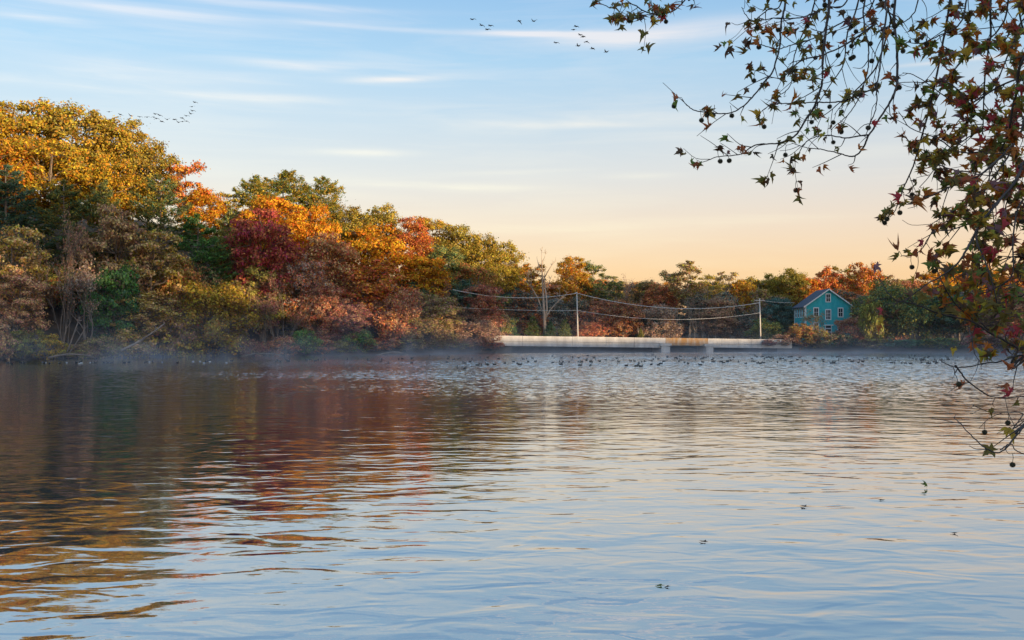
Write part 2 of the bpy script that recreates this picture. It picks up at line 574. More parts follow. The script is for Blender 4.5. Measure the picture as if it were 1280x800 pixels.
def broadleaf(kind, seed, H, W, base, n_lobes, lobe, n_leaf, leaf, aspect=0.7, flat=0.75, spread=0.9, r0=0.32, twigs=0, hang=0.0, shell=0.55, top_w=1.0):
    rng = np.random.default_rng(seed)
    tr, cr = MB(), MB()
    zc, rz, rx = H * (1 + base) / 2, H * (1 - base) / 2, W / 2
    top = np.array([rng.normal() * W * .03, rng.normal() * W * .03, H * (base + (1 - base) * .72)])
    TP = wobble_line((0, 0, -1.0), top, 7, 0.12 * H / 20, rng)
    tr.tube(TP, np.linspace(r0 * 1.25, r0 * .25, 7), 7)
    # lobe centres over an uneven envelope
    C, R = [], []
    k = 0
    while len(C) < n_lobes and k < 4000:
        k += 1
        d = unit(rng.normal(size=3))
        rr = rng.uniform(0.35, 1.0) ** 0.55 * spread
        c = np.array([d[0] * rx * rr, d[1] * rx * rr, d[2] * rz * rr])
        if c[2] < 0:
            c[:2] *= top_w
        r = lobe * rng.uniform(0.65, 1.3)
        c[:2] *= max(0.2, (rx - r * .6) / rx)
        c[2] = zc + c[2] * (rz - r * .5) / rz
        if any(np.linalg.norm(c - q) < (r + s) * 0.52 for q, s in zip(C, R)):
            continue
        C.append(c)
        R.append(r)
    wts = np.array(R) ** 2
    cnt = (n_leaf * wts / wts.sum()).astype(int)
    for c, r, n in zip(C, R, cnt):
        # limb from the trunk to the lobe
        zt = np.clip(c[2] - rng.uniform(.25, .6) * math.hypot(c[0], c[1]) - r * .3, H * base * .55, top[2] * .96)
        f = (zt + 1.0) / (top[2] + 1.0)
        s0 = TP[int(round(f * 6))]
        L = wobble_line(s0, c, 5, 0.10 * r, rng, -0.05 * r)
        rb = r0 * .16 + .02 * r
        tr.tube(L, np.linspace(rb, rb * .3, 5), 5)
        for _ in range(twigs):
            e = c + unit(rng.normal(size=3)) * r * np.array([1, 1, flat]) * rng.uniform(.6, 1.05)
            s = L[rng.integers(2, 5)]
            tr.tube(wobble_line(s, e, 4, .07 * r, rng), np.linspace(.05, .015, 4), 4)
        # sub-clumps of leaves on the lobe
        m = max(5, int(n / 55))
        D = unit(rng.normal(size=(m, 3)))
        D[:, 2] = np.where(D[:, 2] < -0.45, -D[:, 2] * .6, D[:, 2])
        S = c + D * np.array([1, 1, flat]) * r * rng.uniform(shell, 1.0, (m, 1))
        idx = rng.integers(0, m, n)
        sr = r * 0.26 * rng.uniform(.6, 1.5, m)
        off = rng.normal(size=(n, 3)) * sr[idx][:, None] * np.array([1, 1, .65])
        P = S[idx] + off
        P[:, 2] -= hang * r * rng.uniform(0, 1, n) ** 2
        N = D[idx] * .9 + unit(off) * .6 + rng.normal(size=(n, 3)) * .55 + np.array([0, 0, .35])
        cr.quads(leaf_quads(P, N, leaf, aspect, rng))
    register(kind, tr, cr, H, W)


def pine(kind, seed, H, W, n_whorl, leaf, r0=0.3, base=0.2, plume=1.0, taper=0.55, per=150):
    rng = np.random.default_rng(seed)
    tr, cr = MB(), MB()
    tr.tube(wobble_line((0, 0, -1), (rng.normal() * .3, rng.normal() * .3, H * .97), 7, .05, rng), np.linspace(r0 * 1.2, .04, 7), 7)
    for i in range(n_whorl):
        f = i / (n_whorl - 1)
        z = H * (base + (0.97 - base) * f)
        L0 = W / 2 * (min(1, (1 - f) / taper) ** 0.75 * (.75 + .25 * f) + .06)
        for b in range(rng.integers(4, 7)):
            a = rng.uniform(0, 2 * math.pi)
            L = L0 * rng.uniform(.5, 1.12)
            up = rng.uniform(.0, .28) + .35 * f
            d = np.array([math.cos(a), math.sin(a), 0])
            t = np.linspace(0, 1, 5)
            P = np.array([0, 0, z]) + d * (L * t)[:, None]
            P[:, 2] += L * (up * t ** 1.6)
            tr.tube(P, np.linspace(.07, .02, 5), 4)
            n = int(per * (L / (W / 2)) + 20)
            u = rng.uniform(.25, 1.05, n) ** .8
            Q = np.array([0, 0, z]) + d * (L * u)[:, None]
            Q[:, 2] += L * up * u ** 1.6
            side = np.array([-d[1], d[0], 0])
            wd = L * .30 * plume * (1.15 - u)
            Q += side * (rng.normal(size=n) * (wd + .15))[:, None]
            Q[:, 2] += rng.normal(size=n) * .16 + np.abs(rng.normal(size=n)) * .18
            al = d * 0.8 + np.array([0, 0, .7]) + side * rng.normal(size=(n, 1)) * .7 + rng.normal(size=(n, 3)) * .35
            N = np.array([0, 0, 1.0]) + rng.normal(size=(n, 3)) * .7
            cr.quads(leaf_quads(Q, N, leaf, .28, rng, al))
    register(kind, tr, cr, H, W)


def twiggy(kind, seed, H, W, n_leaf, leaf, stems=3, levels=4, r0=.2, lean=.25):
    """Mostly bare thicket of stems and twigs, with a thin sprinkle of leaves."""
    rng = np.random.default_rng(seed)
    tr, cr = MB(), MB()
    tips = []

    def grow(p, d, L, r, lev):
        e = p + d * L
        P = wobble_line(p, e, 5, .045 * L, rng)
        tr.tube(P, np.linspace(r, r * .5, 5), 6 if lev < 2 else 4, cap=False)
        if lev >= levels:
            tips.extend(P[2:])
            return
        for k in range(rng.integers(2, 4) + (1 if lev > 1 else 0)):
            s = P[rng.integers(2, 5)] if k else P[4]
            nd = unit(d + unit(rng.normal(size=3)) * rng.uniform(.45, .85) + np.array([0, 0, .16]))
            grow(s, nd, L * rng.uniform(.52, .78), r * rng.uniform(.42, .6), lev + 1)
    for s in range(stems):
        d = unit(np.array([rng.normal() * lean, rng.normal() * lean, 1.0]))
        grow(np.array([rng.normal() * .5, rng.normal() * .5, -.6]), d, H * .42, r0 * rng.uniform(.7, 1.1), 0)
    T = np.array(tips)
    sx = W / (np.ptp(T[:, 0]) + .1)
    idx = rng.integers(0, len(T), n_leaf)
    P = T[idx] + rng.normal(size=(n_leaf, 3)) * .30
    if n_leaf:
        cr.quads(leaf_quads(P, rng.normal(size=(n_leaf, 3)) + np.array([0, 0, .4]), leaf, .6, rng))
    Wm, Hm = max(np.ptp(T[:, 0]), np.ptp(T[:, 1])), T[:, 2].max()
    register(kind, tr, cr if n_leaf else None, Hm, Wm)


for s in range(5):
    broadleaf('oak', 10 + s, 24, 14, .30, 46, 2.1, 15000, .21, spread=.95, twigs=3)
for s in range(4):
    broadleaf('maple', 30 + s, 17, 12, .12, 60, 1.6, 17000, .18, spread=.97, r0=.28, twigs=3, shell=.4, flat=.85)
for s in range(3):
    broadleaf('beech', 40 + s, 18, 12, .12, 52, 1.55, 9500, .19, spread=.95, r0=.24, twigs=8, flat=.45, shell=.3)
for s in range(3):
    broadleaf('airy', 50 + s, 20, 10, .42, 26, 1.35, 4200, .20, spread=.95, r0=.2, twigs=9, flat=.6, shell=.3)
for s in range(3):
    broadleaf('bushy', 60 + s, 9, 8, .02, 50, 1.15, 10500, .15, spread=.96, r0=.14, twigs=2, flat=.9, top_w=1.15)
for s in range(3):
    broadleaf('droop', 70 + s, 12, 12, .02, 56, 1.4, 13500, .17, spread=.97, r0=.2, twigs=4, hang=1.1, top_w=1.15)
for s in range(4):
    broadleaf('shrub', 80 + s, 4, 5.2, .0, 30, .8, 4600, .13, spread=.95, r0=.06, twigs=5, top_w=1.25)
for s in range(3):
    pine('pine', 90 + s, 24, 12, 17, .34, base=.18)
for s in range(2):
    pine('plume', 95 + s, 20, 9.5, 17, .30, base=.15, plume=1.9, taper=.30, per=330)
for s in range(2):
    pine('cedar', 98 + s, 7, 3.6, 20, .16, r0=.1, base=.03, taper=1.0, per=60)
for s in range(3):
    twiggy('twiggy', 110 + s, 13, 10, 1500, .16)
for s in range(2):
    twiggy('bare', 120 + s, 13, 8, 160, .15, stems=2, lean=.15)

C = dict(gold=(.44, .27, .035), gold2=(.29, .225, .04), orange=(.60, .24, .03), amber=(.60, .33, .03), rust=(.34, .13, .05), redbrown=(.30, .105, .05),
         crimson=(.28, .045, .05), wine=(.20, .065, .06), tan=(.36, .22, .10), pinktan=(.36, .19, .12), brown=(.20, .12, .07), olive=(.21, .18, .045), ogold=(.36, .25, .04),
         dgreen=(.055, .095, .045), pineg=(.075, .12, .045), bgreen=(.06, .14, .03), bluegreen=(.05, .085, .065), ygreen=(.22, .22, .05), grey=(.19, .15, .12),
         mauve=(.22, .125, .085), redor=(.50, .17, .035), peach=(.46, .20, .08), yellow=(.60, .40, .04), teal=(.06, .10, .085))
LIFT = dict(gold=1.05, gold2=1.2, amber=1.05, orange=1.0, yellow=1.0, ogold=1.35, olive=1.55, crimson=1.4, wine=1.8, ygreen=1.4, redor=1.2, dgreen=1.9, pineg=1.7, bgreen=1.8, bluegreen=2.0, teal=2.0, redbrown=1.55, peach=1.15, mauve=1.7, rust=1.75, pinktan=1.6)
C = {k: tuple(min(.7, c * LIFT.get(k, 2.1)) for c in v) for k, v in C.items()}
rnd = random.Random(5)
COUNT = {}


def plant(kind, name, px, top, wpx, Y, c1, c2, label, cat, group=None, bark=(1, 1, 1), var=None, base_z=None, vjit=.12):
    X = (px - 640) / FPX * Y
    z0 = hgt(X, Y) if base_z is None else base_z
    z1 = at(px, top, Y).z
    i = COUNT.get(kind, 0)
    COUNT[kind] = i + 1
    tm, cm, H, W = VAR[kind][(i if var is None else var) % len(VAR[kind])]
    e = empty(name, (X, Y, z0 - .05), rnd.uniform(0, 6.28))
    sz = max(.15, (z1 - z0) / H)
    sx = wpx / FPX * Y / W
    e.scale = (sx, sx, sz)
    tag(e, label, cat, group)
    t = obj("trunk", tm, e)
    t.color = (*bark, 1)
    if cm:
        c = obj("crown", cm, e)
        j = 1 + rnd.uniform(-vjit, vjit)
        c.color = (*[v * j for v in C[c1]], 1)
        c["tint"] = [v * j for v in C[c2]]
    return e


HUE = dict(brown='brown', olive='olive', dgreen='dark green', rust='rusty', bluegreen='blue-green', mauve='mauve', teal='teal-green', grey='grey-brown', tan='tan', ogold='olive-gold', orange='orange')
NTH = ['', 'second ', 'third ', 'fourth ', 'fifth ', 'sixth ', 'seventh ', 'eighth ', 'ninth ', 'tenth ', 'eleventh ', 'twelfth ']


def name_apart(rows, spans, what):
    """Give each tree of a row its own label: its colour, the stretch it stands in, its turn from the left there."""
    seen = {}
    for e, px, c1 in sorted(rows, key=lambda r: r[1]):
        span = next(t for lim, t in spans if px < lim)
        k = seen[c1, span] = seen.get((c1, span), -1) + 1
        e['label'] = f"{NTH[k]}{HUE[c1]} {what} from left, {span}" if k else f"{HUE[c1]} {what} {span}"


def shoreY(px):
    return float(np.interp(px, [-60, 0, 100, 200, 320, 420, 520, 620, 640, 1000, 1100, 1200, 1280, 1360], [141, 145, 152, 162, 174, 184, 195, 207, 240, 240, 220, 209, 190, 182]))


# px, top y, crown width px, metres behind the shore, kind, colours, label
LEFT = [
    # golden oaks along the skyline
    ('oak', 'oak_tree', -38, 126, 120, 40, 'gold', 'amber', 'golden oak cut off by the picture edge at the hill crest', 'tree'),
    ('oak', 'oak_tree', 28, 123, 112, 44, 'gold', 'gold2', 'tall golden oak standing highest on the hill crest', 'tree'),
    ('oak', 'oak_tree', 92, 133, 104, 44, 'olive', 'gold', 'golden-green oak just right of the highest oak on the crest', 'tree'),
    ('oak', 'oak_tree', 60, 172, 104, 30, 'gold2', 'amber', 'yellow-gold oak in front of the crest, above the dark pines', 'tree'),
    ('oak', 'oak_tree', 145, 150, 92, 42, 'gold2', 'gold', 'golden oak where the crest starts to slope down', 'tree'),
    ('oak', 'oak_tree', 132, 196, 88, 28, 'amber', 'gold2', 'amber oak low in front of the sloping crest', 'tree'),
    ('oak', 'oak_tree', 186, 178, 78, 36, 'olive', 'gold', 'olive-gold oak beneath the line of flying geese', 'tree'),
    ('airy', 'oak_tree', 232, 202, 62, 34, 'orange', 'rust', 'thin rust-orange oak with sky showing through its top', 'tree'),
    ('oak', 'maple_tree', 252, 238, 62, 32, 'amber', 'orange', 'orange-gold maple below the thin rust-orange oak', 'tree'),
    ('airy', 'tree', 286, 240, 44, 44, 'olive', 'ogold', 'thin olive tree in the dip before the three pines', 'tree'),
    ('oak', 'tree', 0, 178, 90, 30, 'gold', 'orange', 'orange-gold oak at the picture edge below the crest', 'tree'),
    # dark evergreens in the shade under the gold
    ('pine', 'pine_tree', 8, 208, 104, 20, 'dgreen', 'bluegreen', 'large dark pine at the picture edge under the golden oaks', 'pine'),
    ('pine', 'pine_tree', 78, 226, 84, 20, 'dgreen', 'olive', 'dark green pine between the edge pine and the tan beeches', 'pine'),
    ('pine', 'pine_tree', 130, 226, 70, 20, 'olive', 'dgreen', 'olive-dark pine under the amber oak', 'pine'),
    ('pine', 'pine_tree', 197, 220, 92, 22, 'dgreen', 'olive', 'broad dark pine below the olive-gold oak', 'pine'),
    ('pine', 'pine_tree', 246, 268, 92, 15, 'pineg', 'bgreen', 'green pine whose boughs step down towards the crimson maple', 'pine'),
    ('maple', 'tree', 292, 286, 60, 18, 'olive', 'ygreen', 'olive-green tree against the crimson maple', 'tree'),
    ('bushy', 'tree', 283, 262, 36, 30, 'dgreen', 'olive', 'small dark green tree under the thin olive tree', 'tree'),
    # brown and tan trees on the left shore
    ('beech', 'beech_tree', 14, 284, 88, 8, 'tan', 'ogold', 'tan beech with layered boughs by the left picture edge', 'tree'),
    ('beech', 'beech_tree', 22, 338, 72, 4, 'pinktan', 'tan', 'low pinkish beech leaning over the water at the left edge', 'tree'),
    ('twiggy', 'tree', 84, 262, 84, 9, 'brown', 'mauve', 'nearly bare brown tree with a tangle of twigs over leaning trunks', 'tree'),
    ('beech', 'beech_tree', 142, 258, 104, 12, 'tan', 'brown', 'large tan-brown beech above the rounded green tree', 'tree'),
    ('beech', 'beech_tree', 190, 290, 86, 9, 'tan', 'ogold', 'ochre-brown beech right of the large tan-brown beech', 'tree'),
    ('bushy', 'evergreen_tree', 143, 332, 66, 5, 'bgreen', 'dgreen', 'rounded bright green evergreen among brown shore trees', 'tree'),
    ('twiggy', 'tree', 112, 325, 60, 3, 'brown', 'grey', 'leaning bare shore tree left of the rounded evergreen', 'tree'),
    ('bare', 'tree', 78, 318, 56, 2.5, 'brown', 'grey', 'bare pale-stemmed tree leaning at the water by yellow shrubs', 'tree'),
    ('bare', 'tree', 50, 290, 44, 4, 'brown', 'tan', 'thin crooked pale trunk rising between the two edge beeches', 'tree'),
    ('beech', 'tree', 178, 362, 84, 4, 'ogold', 'tan', 'ochre shrubby tree under the large tan-brown beech', 'tree'),
    ('twiggy', 'tree', 232, 335, 66, 6, 'rust', 'olive', 'dark rusty tree behind the drooping golden tree', 'tree'),
    ('droop', 'tree', 262, 352, 118, 3.5, 'ogold', 'gold', 'drooping olive-gold tree touching the water at the point', 'tree'),
    ('shrub', 'tree', 205, 392, 76, 2.5, 'ogold', 'brown', 'low ochre shrub left of the drooping olive-gold tree', 'shrub'),
    # crimson, orange and rust maples
    ('maple', 'maple_tree', 326, 264, 92, 12, 'crimson', 'redbrown', 'deep crimson maple standing before the golden maple', 'tree'),
    ('twiggy', 'tree', 350, 330, 88, 5, 'wine', 'brown', 'dark purple-brown half bare tree under the crimson maple', 'tree'),
    ('twiggy', 'tree', 336, 366, 60, 2.5, 'brown', 'wine', 'dark brown thicket tree right beside the drooping golden tree', 'tree'),
    ('maple', 'maple_tree', 340, 246, 92, 26, 'amber', 'orange', 'bright golden maple rising behind the crimson maple', 'tree'),
    ('maple', 'maple_tree', 392, 257, 62, 24, 'orange', 'amber', 'bright orange maple beneath the right-hand pine', 'tree'),
    ('plume', 'pine_tree', 318, 221, 56, 42, 'ogold', 'pineg', 'first of three crested pines, above the golden maple', 'pine'),
    ('plume', 'pine_tree', 355, 214, 64, 44, 'pineg', 'ogold', 'middle and tallest of the three crested pines', 'pine'),
    ('plume', 'pine_tree', 404, 222, 60, 44, 'ogold', 'pineg', 'third crested pine, nearest the olive oak row', 'pine'),
    ('maple', 'maple_tree', 408, 292, 78, 13, 'redbrown', 'tan', 'red-brown maple below the bright orange maple', 'tree'),
    ('maple', 'tree', 378, 318, 70, 8, 'rust', 'grey', 'grey-rust tree between the crimson and red-brown maples', 'tree'),
    ('maple', 'maple_tree', 405, 356, 62, 4, 'redbrown', 'brown', 'low red maple on the bank under the red-brown maple', 'tree'),
    ('maple', 'maple_tree', 462, 281, 96, 20, 'amber', 'orange', 'glowing golden maple behind the great rusty maple', 'tree'),
    ('maple', 'maple_tree', 462, 326, 108, 11, 'rust', 'orange', 'great rusty maple with arching boughs above the bank', 'tree'),
    ('droop', 'maple_tree', 492, 356, 84, 5, 'rust', 'brown', 'rusty pink maple sweeping down to the water', 'tree'),
    ('maple', 'tree', 432, 376, 70, 4, 'wine', 'brown', 'dark wine-red tree at the waterside beside rusty boughs', 'tree'),
    ('maple', 'maple_tree', 528, 321, 74, 16, 'amber', 'orange', 'small golden maple right of the great rusty maple', 'tree'),
    ('twiggy', 'tree', 556, 346, 52, 12, 'mauve', 'rust', 'mauve-brown twiggy tree right of the small golden maple', 'tree'),
    ('maple', 'tree', 543, 368, 72, 6, 'olive', 'mauve', 'dull olive tree on the bank below the small golden maple', 'tree'),
    ('droop', 'tree', 530, 398, 80, 3, 'brown', 'olive', 'brown-green thicket at the waterside below the dull olive tree', 'tree'),
    ('oak', 'maple_tree', 513, 272, 56, 30, 'redor', 'redbrown', 'red-orange maple breaking the olive-gold oak row', 'tree'),
    # olive-gold oak row down the far slope
    ('oak', 'oak_tree', 438, 258, 60, 40, 'ogold', 'olive', 'olive-gold oak right beside the third crested pine', 'tree'),
    ('oak', 'oak_tree', 474, 256, 62, 42, 'olive', 'ogold', 'dark olive oak above the glowing golden maple', 'tree'),
    ('oak', 'oak_tree', 424, 284, 50, 28, 'ygreen', 'gold2', 'yellow-green oak left of the glowing golden maple', 'tree'),
    ('oak', 'oak_tree', 540, 272, 60, 44, 'ogold', 'gold', 'olive-gold oak behind the red-orange maple', 'tree'),
    ('oak', 'oak_tree', 570, 282, 58, 38, 'olive', 'ogold', 'olive oak halfway down the far slope', 'tree'),
    ('oak', 'oak_tree', 600, 293, 58, 34, 'ogold', 'gold2', 'golden-green oak lower on the far slope', 'tree'),
    ('oak', 'oak_tree', 628, 302, 52, 30, 'gold2', 'ogold', 'last golden oak where the far slope meets the sky', 'tree'),
    ('oak', 'oak_tree', 556, 308, 54, 26, 'olive', 'dgreen', 'shaded olive oak under the row on the far slope', 'tree'),
    ('oak', 'tree', 592, 330, 60, 20, 'rust', 'olive', 'rust-tinged oak under the lower far slope', 'tree'),
    ('maple', 'tree', 648, 330, 46, 30, 'olive', 'orange', 'dark olive tree just left of the dead white tree', 'tree'),
    ('maple', 'tree', 578, 350, 50, 12, 'bluegreen', 'dgreen', 'dark blue-green tree at the end of the left wood', 'tree'),
    ('maple', 'tree', 603, 356, 62, 8, 'redbrown', 'mauve', 'dull red-brown tree overhanging the bridge end', 'tree'),
    ('maple', 'tree', 634, 360, 56, 22, 'bluegreen', 'teal', 'blue-green tree behind the left end of the bridge', 'tree'),
    ('droop', 'shrub', 590, 400, 70, 3, 'brown', 'mauve', 'brown brambly shrub in mist before the bridge end', 'shrub'),
]
for (kind, name, px, top, wpx, dy, c1, c2, label, cat) in LEFT:
    plant(kind, name, px, top, wpx, shoreY(px) + dy, c1, c2, label, cat, bark=(1.25, 1.2, 1.15) if kind in ('bare',) else (1, 1, 1))

# shrubs along the left shore
SHR = [(-8, 402, 62, 'tan', 'pinktan', 'pinkish tan shrub at the water by the picture edge'), (32, 412, 50, 'ygreen', 'gold2', 'yellow-green shrub below the pinkish beech'),
       (60, 418, 44, 'yellow', 'gold2', 'bright yellow shrub by the bare leaning trunks'), (98, 428, 50, 'brown', 'olive', 'low brown shrub under the leaning trunks'),
       (128, 420, 52, 'olive', 'brown', 'olive shrub under the rounded evergreen'), (166, 416, 60, 'ogold', 'tan', 'ochre shrub by the ochre shrubby tree'),
       (228, 420, 60, 'ogold', 'olive', 'olive-gold shrub tucked under the drooping tree'), (318, 424, 40, 'brown', 'wine', 'dark brown shrub at the foot of the purple thicket'),
       (352, 420, 46, 'brown', 'rust', 'rusty shrub under the purple-brown tree'), (380, 412, 46, 'bgreen', 'ygreen', 'green shrub with yellow leaves under the red maple'),
       (402, 420, 40, 'rust', 'brown', 'rusty shrub between green shrubs'), (425, 424, 36, 'gold2', 'olive', 'golden shrub beside the wine-red tree'),
       (447, 412, 46, 'bgreen', 'olive', 'green shrub under the great rusty maple'), (478, 422, 50, 'rust', 'brown', 'rusty shrub under the sweeping pink maple'),
       (508, 420, 46, 'olive', 'brown', 'olive shrub left of the brown-green thicket'), (566, 424, 50, 'brown', 'olive', 'brown shrub on the misty bank'),
       (612, 424, 40, 'redbrown', 'mauve', 'reddish shrub growing at the foot of the bridge')]
for i, (px, top, wpx, c1, c2, label) in enumerate(SHR):
    plant('shrub', 'shrub', px, top, wpx, shoreY(px) + 1.6, c1, c2, label, 'shrub')

# the shaded understorey inside the left wood
INNER = []
for i in range(46):
    px = -50 + i * 15.2 + rnd.uniform(-7, 7)
    dy = rnd.choice((9, 14, 19, 25))
    top = np.interp(px, [0, 150, 300, 450, 640], [300, 310, 335, 350, 370]) + rnd.uniform(-20, 45)
    k = rnd.choice(('bushy', 'maple', 'beech', 'bushy'))
    c1 = rnd.choice(('brown', 'olive', 'dgreen', 'rust'))
    e = plant(k, 'understorey_tree', px, top, rnd.uniform(50, 74), shoreY(px) + dy, c1, rnd.choice(('dgreen', 'brown', 'olive')), 'x', 'tree', 'understorey trees in the left wood')
    INNER.append((e, px, c1))
name_apart(INNER, [(60, 'between the edge beeches'), (130, 'behind the leaning bare trees'), (210, 'under the large tan-brown beech'), (300, 'behind the drooping olive-gold tree'), (375, 'under the crimson maple'),
                   (440, 'under the red-brown maple'), (510, 'under the great rusty maple'), (570, 'under the small golden maple'), (9999, 'near the left bridge end')], 'half-hidden tree')

# ---- the far wood behind the bridge and the house: px, top, width, depth
FAR = [
    ('airy', 662, 330, 46, 262, 'orange', 'ogold', 'small orange tree behind the dead white tree'),
    ('oak', 716, 321, 48, 256, 'orange', 'ogold', 'orange oak standing tall behind the first utility pole'),
    ('airy', 741, 327, 40, 258, 'olive', 'dgreen', 'olive tree leaning right off the tall orange oak'),
    ('airy', 760, 342, 40, 262, 'dgreen', 'olive', 'dark thin tree right of the tall orange oak'),
    ('twiggy', 782, 343, 42, 266, 'mauve', 'grey', 'grey-mauve bare-topped tree in the far wood'),
    ('maple', 808, 351, 46, 268, 'brown', 'olive', 'dull brown rounded tree in the far wood'),
    ('maple', 826, 356, 48, 262, 'peach', 'rust', 'peach-lit rusty tree above the middle of the bridge'),
    ('airy', 858, 326, 52, 258, 'olive', 'brown', 'tall airy olive tree rising over the far wood'),
    ('airy', 836, 338, 36, 262, 'brown', 'olive', 'thin brownish tree left of the tall airy olive tree'),
    ('airy', 884, 343, 44, 262, 'ogold', 'olive', 'olive-gold airy tree right of the tall airy olive tree'),
    ('airy', 906, 340, 40, 268, 'ogold', 'grey', 'slim tan tree with bare limbs in the far wood'),
    ('maple', 926, 350, 42, 266, 'ogold', 'orange', 'gold-tipped tree left of the second utility pole'),
    ('bushy', 935, 366, 30, 256, 'orange', 'amber', 'small bright orange tree by the second utility pole'),
    ('airy', 948, 346, 40, 268, 'olive', 'ogold', 'thin olive tree right behind the second utility pole'),
    ('maple', 966, 343, 40, 270, 'olive', 'gold2', 'olive-gold tree between the second pole and the house'),
    ('oak', 988, 336, 50, 266, 'gold2', 'olive', 'golden-green tree left behind the teal house'),
    ('maple', 1004, 346, 44, 268, 'redor', 'orange', 'red-orange tree behind the teal house roof'),
    ('maple', 1034, 335, 48, 272, 'redor', 'rust', 'rust-red tree directly above the house gable'),
    ('airy', 1056, 333, 40, 276, 'olive', 'ogold', 'olive airy tree right above the house eave'),
    ('maple', 1080, 329, 52, 268, 'orange', 'rust', 'orange-topped maple right of the house gable'),
    ('maple', 1108, 344, 46, 266, 'olive', 'brown', 'dull olive tree between orange maple and hanging branch'),
    ('maple', 1136, 350, 50, 268, 'peach', 'mauve', 'peach-brown tree behind the hanging branch tips'),
    ('maple', 1166, 338, 54, 270, 'amber', 'orange', 'orange-gold tree seen through the hanging plane leaves'),
    ('oak', 1198, 330, 56, 272, 'amber', 'orange', 'amber tree behind the thick of the plane leaves'),
    ('maple', 1232, 332, 52, 268, 'orange', 'amber', 'orange tree glowing behind the lower plane branch'),
    ('maple', 1266, 338, 54, 266, 'orange', 'rust', 'rusty orange tree at the right picture edge'),
    ('maple', 1300, 340, 56, 262, 'amber', 'rust', 'amber tree cut by the right picture edge'),
    ('bushy', 1216, 362, 40, 240, 'yellow', 'gold2', 'yellow tree behind the plane twigs'),
]
for (kind, px, top, wpx, Y, c1, c2, label) in FAR:
    plant(kind, 'tree', px, top, wpx, Y, c1, c2, label, 'tree', bark=(1.6, 1.55, 1.5) if kind == 'airy' else (1, 1, 1))

NEAR_R = [
    ('droop', 1106, 352, 84, 226, 'olive', 'dgreen', 'broad grey-green tree on the bank right of the house'),
    ('droop', 1150, 362, 76, 222, 'dgreen', 'olive', 'dark green tree overhanging the misty far bank'),
    ('maple', 1190, 366, 70, 218, 'bluegreen', 'dgreen', 'blue-green tree behind the low bare twigs'),
    ('maple', 1236, 366, 76, 214, 'mauve', 'olive', 'mauve-brown tree on the bank behind the plane branches'),
    ('maple', 1282, 360, 76, 206, 'brown', 'mauve', 'brown tree on the bank at the right picture edge'),
    ('shrub', 1090, 378, 34, 219, 'ygreen', 'olive', 'pale green shrubby tree right beside the house'),
    ('bushy', 1064, 394, 44, 224, 'redbrown', 'brown', 'reddish thicket at the right house corner'),
    ('twiggy', 1026, 386, 34, 224, 'brown', 'olive', 'bare brown tree growing before the house front'),
    ('bushy', 1000, 404, 40, 224, 'redbrown', 'olive', 'reddish bush before the left house corner'),
    ('shrub', 1022, 412, 44, 223, 'olive', 'brown', 'olive bush at the bank below the house'),
    ('shrub', 1052, 416, 40, 222, 'dgreen', 'brown', 'dark green bush at the bank below the house'),
    ('shrub', 978, 418, 36, 223, 'brown', 'mauve', 'brown brambles over the right end of the bridge'),
    ('shrub', 958, 424, 24, 221, 'mauve', 'wine', 'small purplish bush against the bridge wall'),
    ('bushy', 956, 398, 44, 234, 'olive', 'dgreen', 'round olive bush behind the second pole'),
    ('maple', 972, 372, 44, 246, 'bluegreen', 'teal', 'dark blue-green tree left of the teal house'),
    ('shrub', 1240, 412, 70, 200, 'mauve', 'wine', 'purple-brown shrub on the bank behind low twigs'),
    ('shrub', 1292, 410, 70, 192, 'brown', 'mauve', 'brown shrub on the bank at the right edge'),
    ('shrub', 1180, 422, 60, 212, 'dgreen', 'olive', 'dark shrub in mist on the right far bank'),
    ('shrub', 1130, 424, 60, 216, 'dgreen', 'bluegreen', 'dark green shrub in mist right of the house'),
    ('shrub', 1094, 420, 44, 219, 'olive', 'brown', 'olive shrub in mist by the house corner'),
]
for (kind, px, top, wpx, Y, c1, c2, label) in NEAR_R:
    plant(kind, 'shrub' if kind == 'shrub' else 'tree', px, top, wpx, Y, c1, c2, label, 'shrub' if kind == 'shrub' else 'tree', base_z=1.2 if px in (978, 958, 956) else None)
for i, (px, top, wpx, c1, c2, label) in enumerate([
        (640, 398, 20, 'pineg', 'bgreen', 'small green cedar nearest the left bridge end'), (666, 396, 24, 'pineg', 'ygreen', 'small cedar at the foot of the dead white tree'),
        (688, 402, 22, 'dgreen', 'pineg', 'small dark cedar right of the dead white tree'), (706, 400, 22, 'ygreen', 'pineg', 'small pale cedar just left of the first pole'),
        (801, 411, 12, 'ygreen', 'olive', 'tiny yellow-green sapling poking over the bridge wall')]):
    plant('cedar', 'cedar_tree', px, top, wpx, 232, c1, c2, label, 'tree', base_z=1.0)
plant('bushy', 'bush', 735, 402, 34, 234, 'redbrown', 'rust', 'reddish bush just right of the first utility pole', 'bush', base_z=1.0)

# pale slender trunks standing in the far wood
SLEN = ['pale slender bare tree, first of the cluster midway between the poles', 'pale slender bare tree, second of the cluster midway between the poles', 'tallest pale slender bare tree midway between the poles',
        'pale slender bare tree right of the tallest slender one', 'thin pale bare tree, middle one left of the second pole', 'thin pale bare tree nearest left of the second pole',
        'lone pale slender bare tree above the bridge, right of the first pole', 'pale slender bare tree right behind the second utility pole']
for k, (px, top) in enumerate([(862, 372), (870, 368), (879, 352), (896, 362), (905, 380), (912, 384), (800, 368), (946, 356)]):
    plant('bare', 'slender_tree', px, top, 17, 243 + (k % 3), 'grey', 'brown', SLEN[k], 'tree', 'slender bare trees in the far wood', bark=(2.0, 1.95, 1.85), base_z=.8)

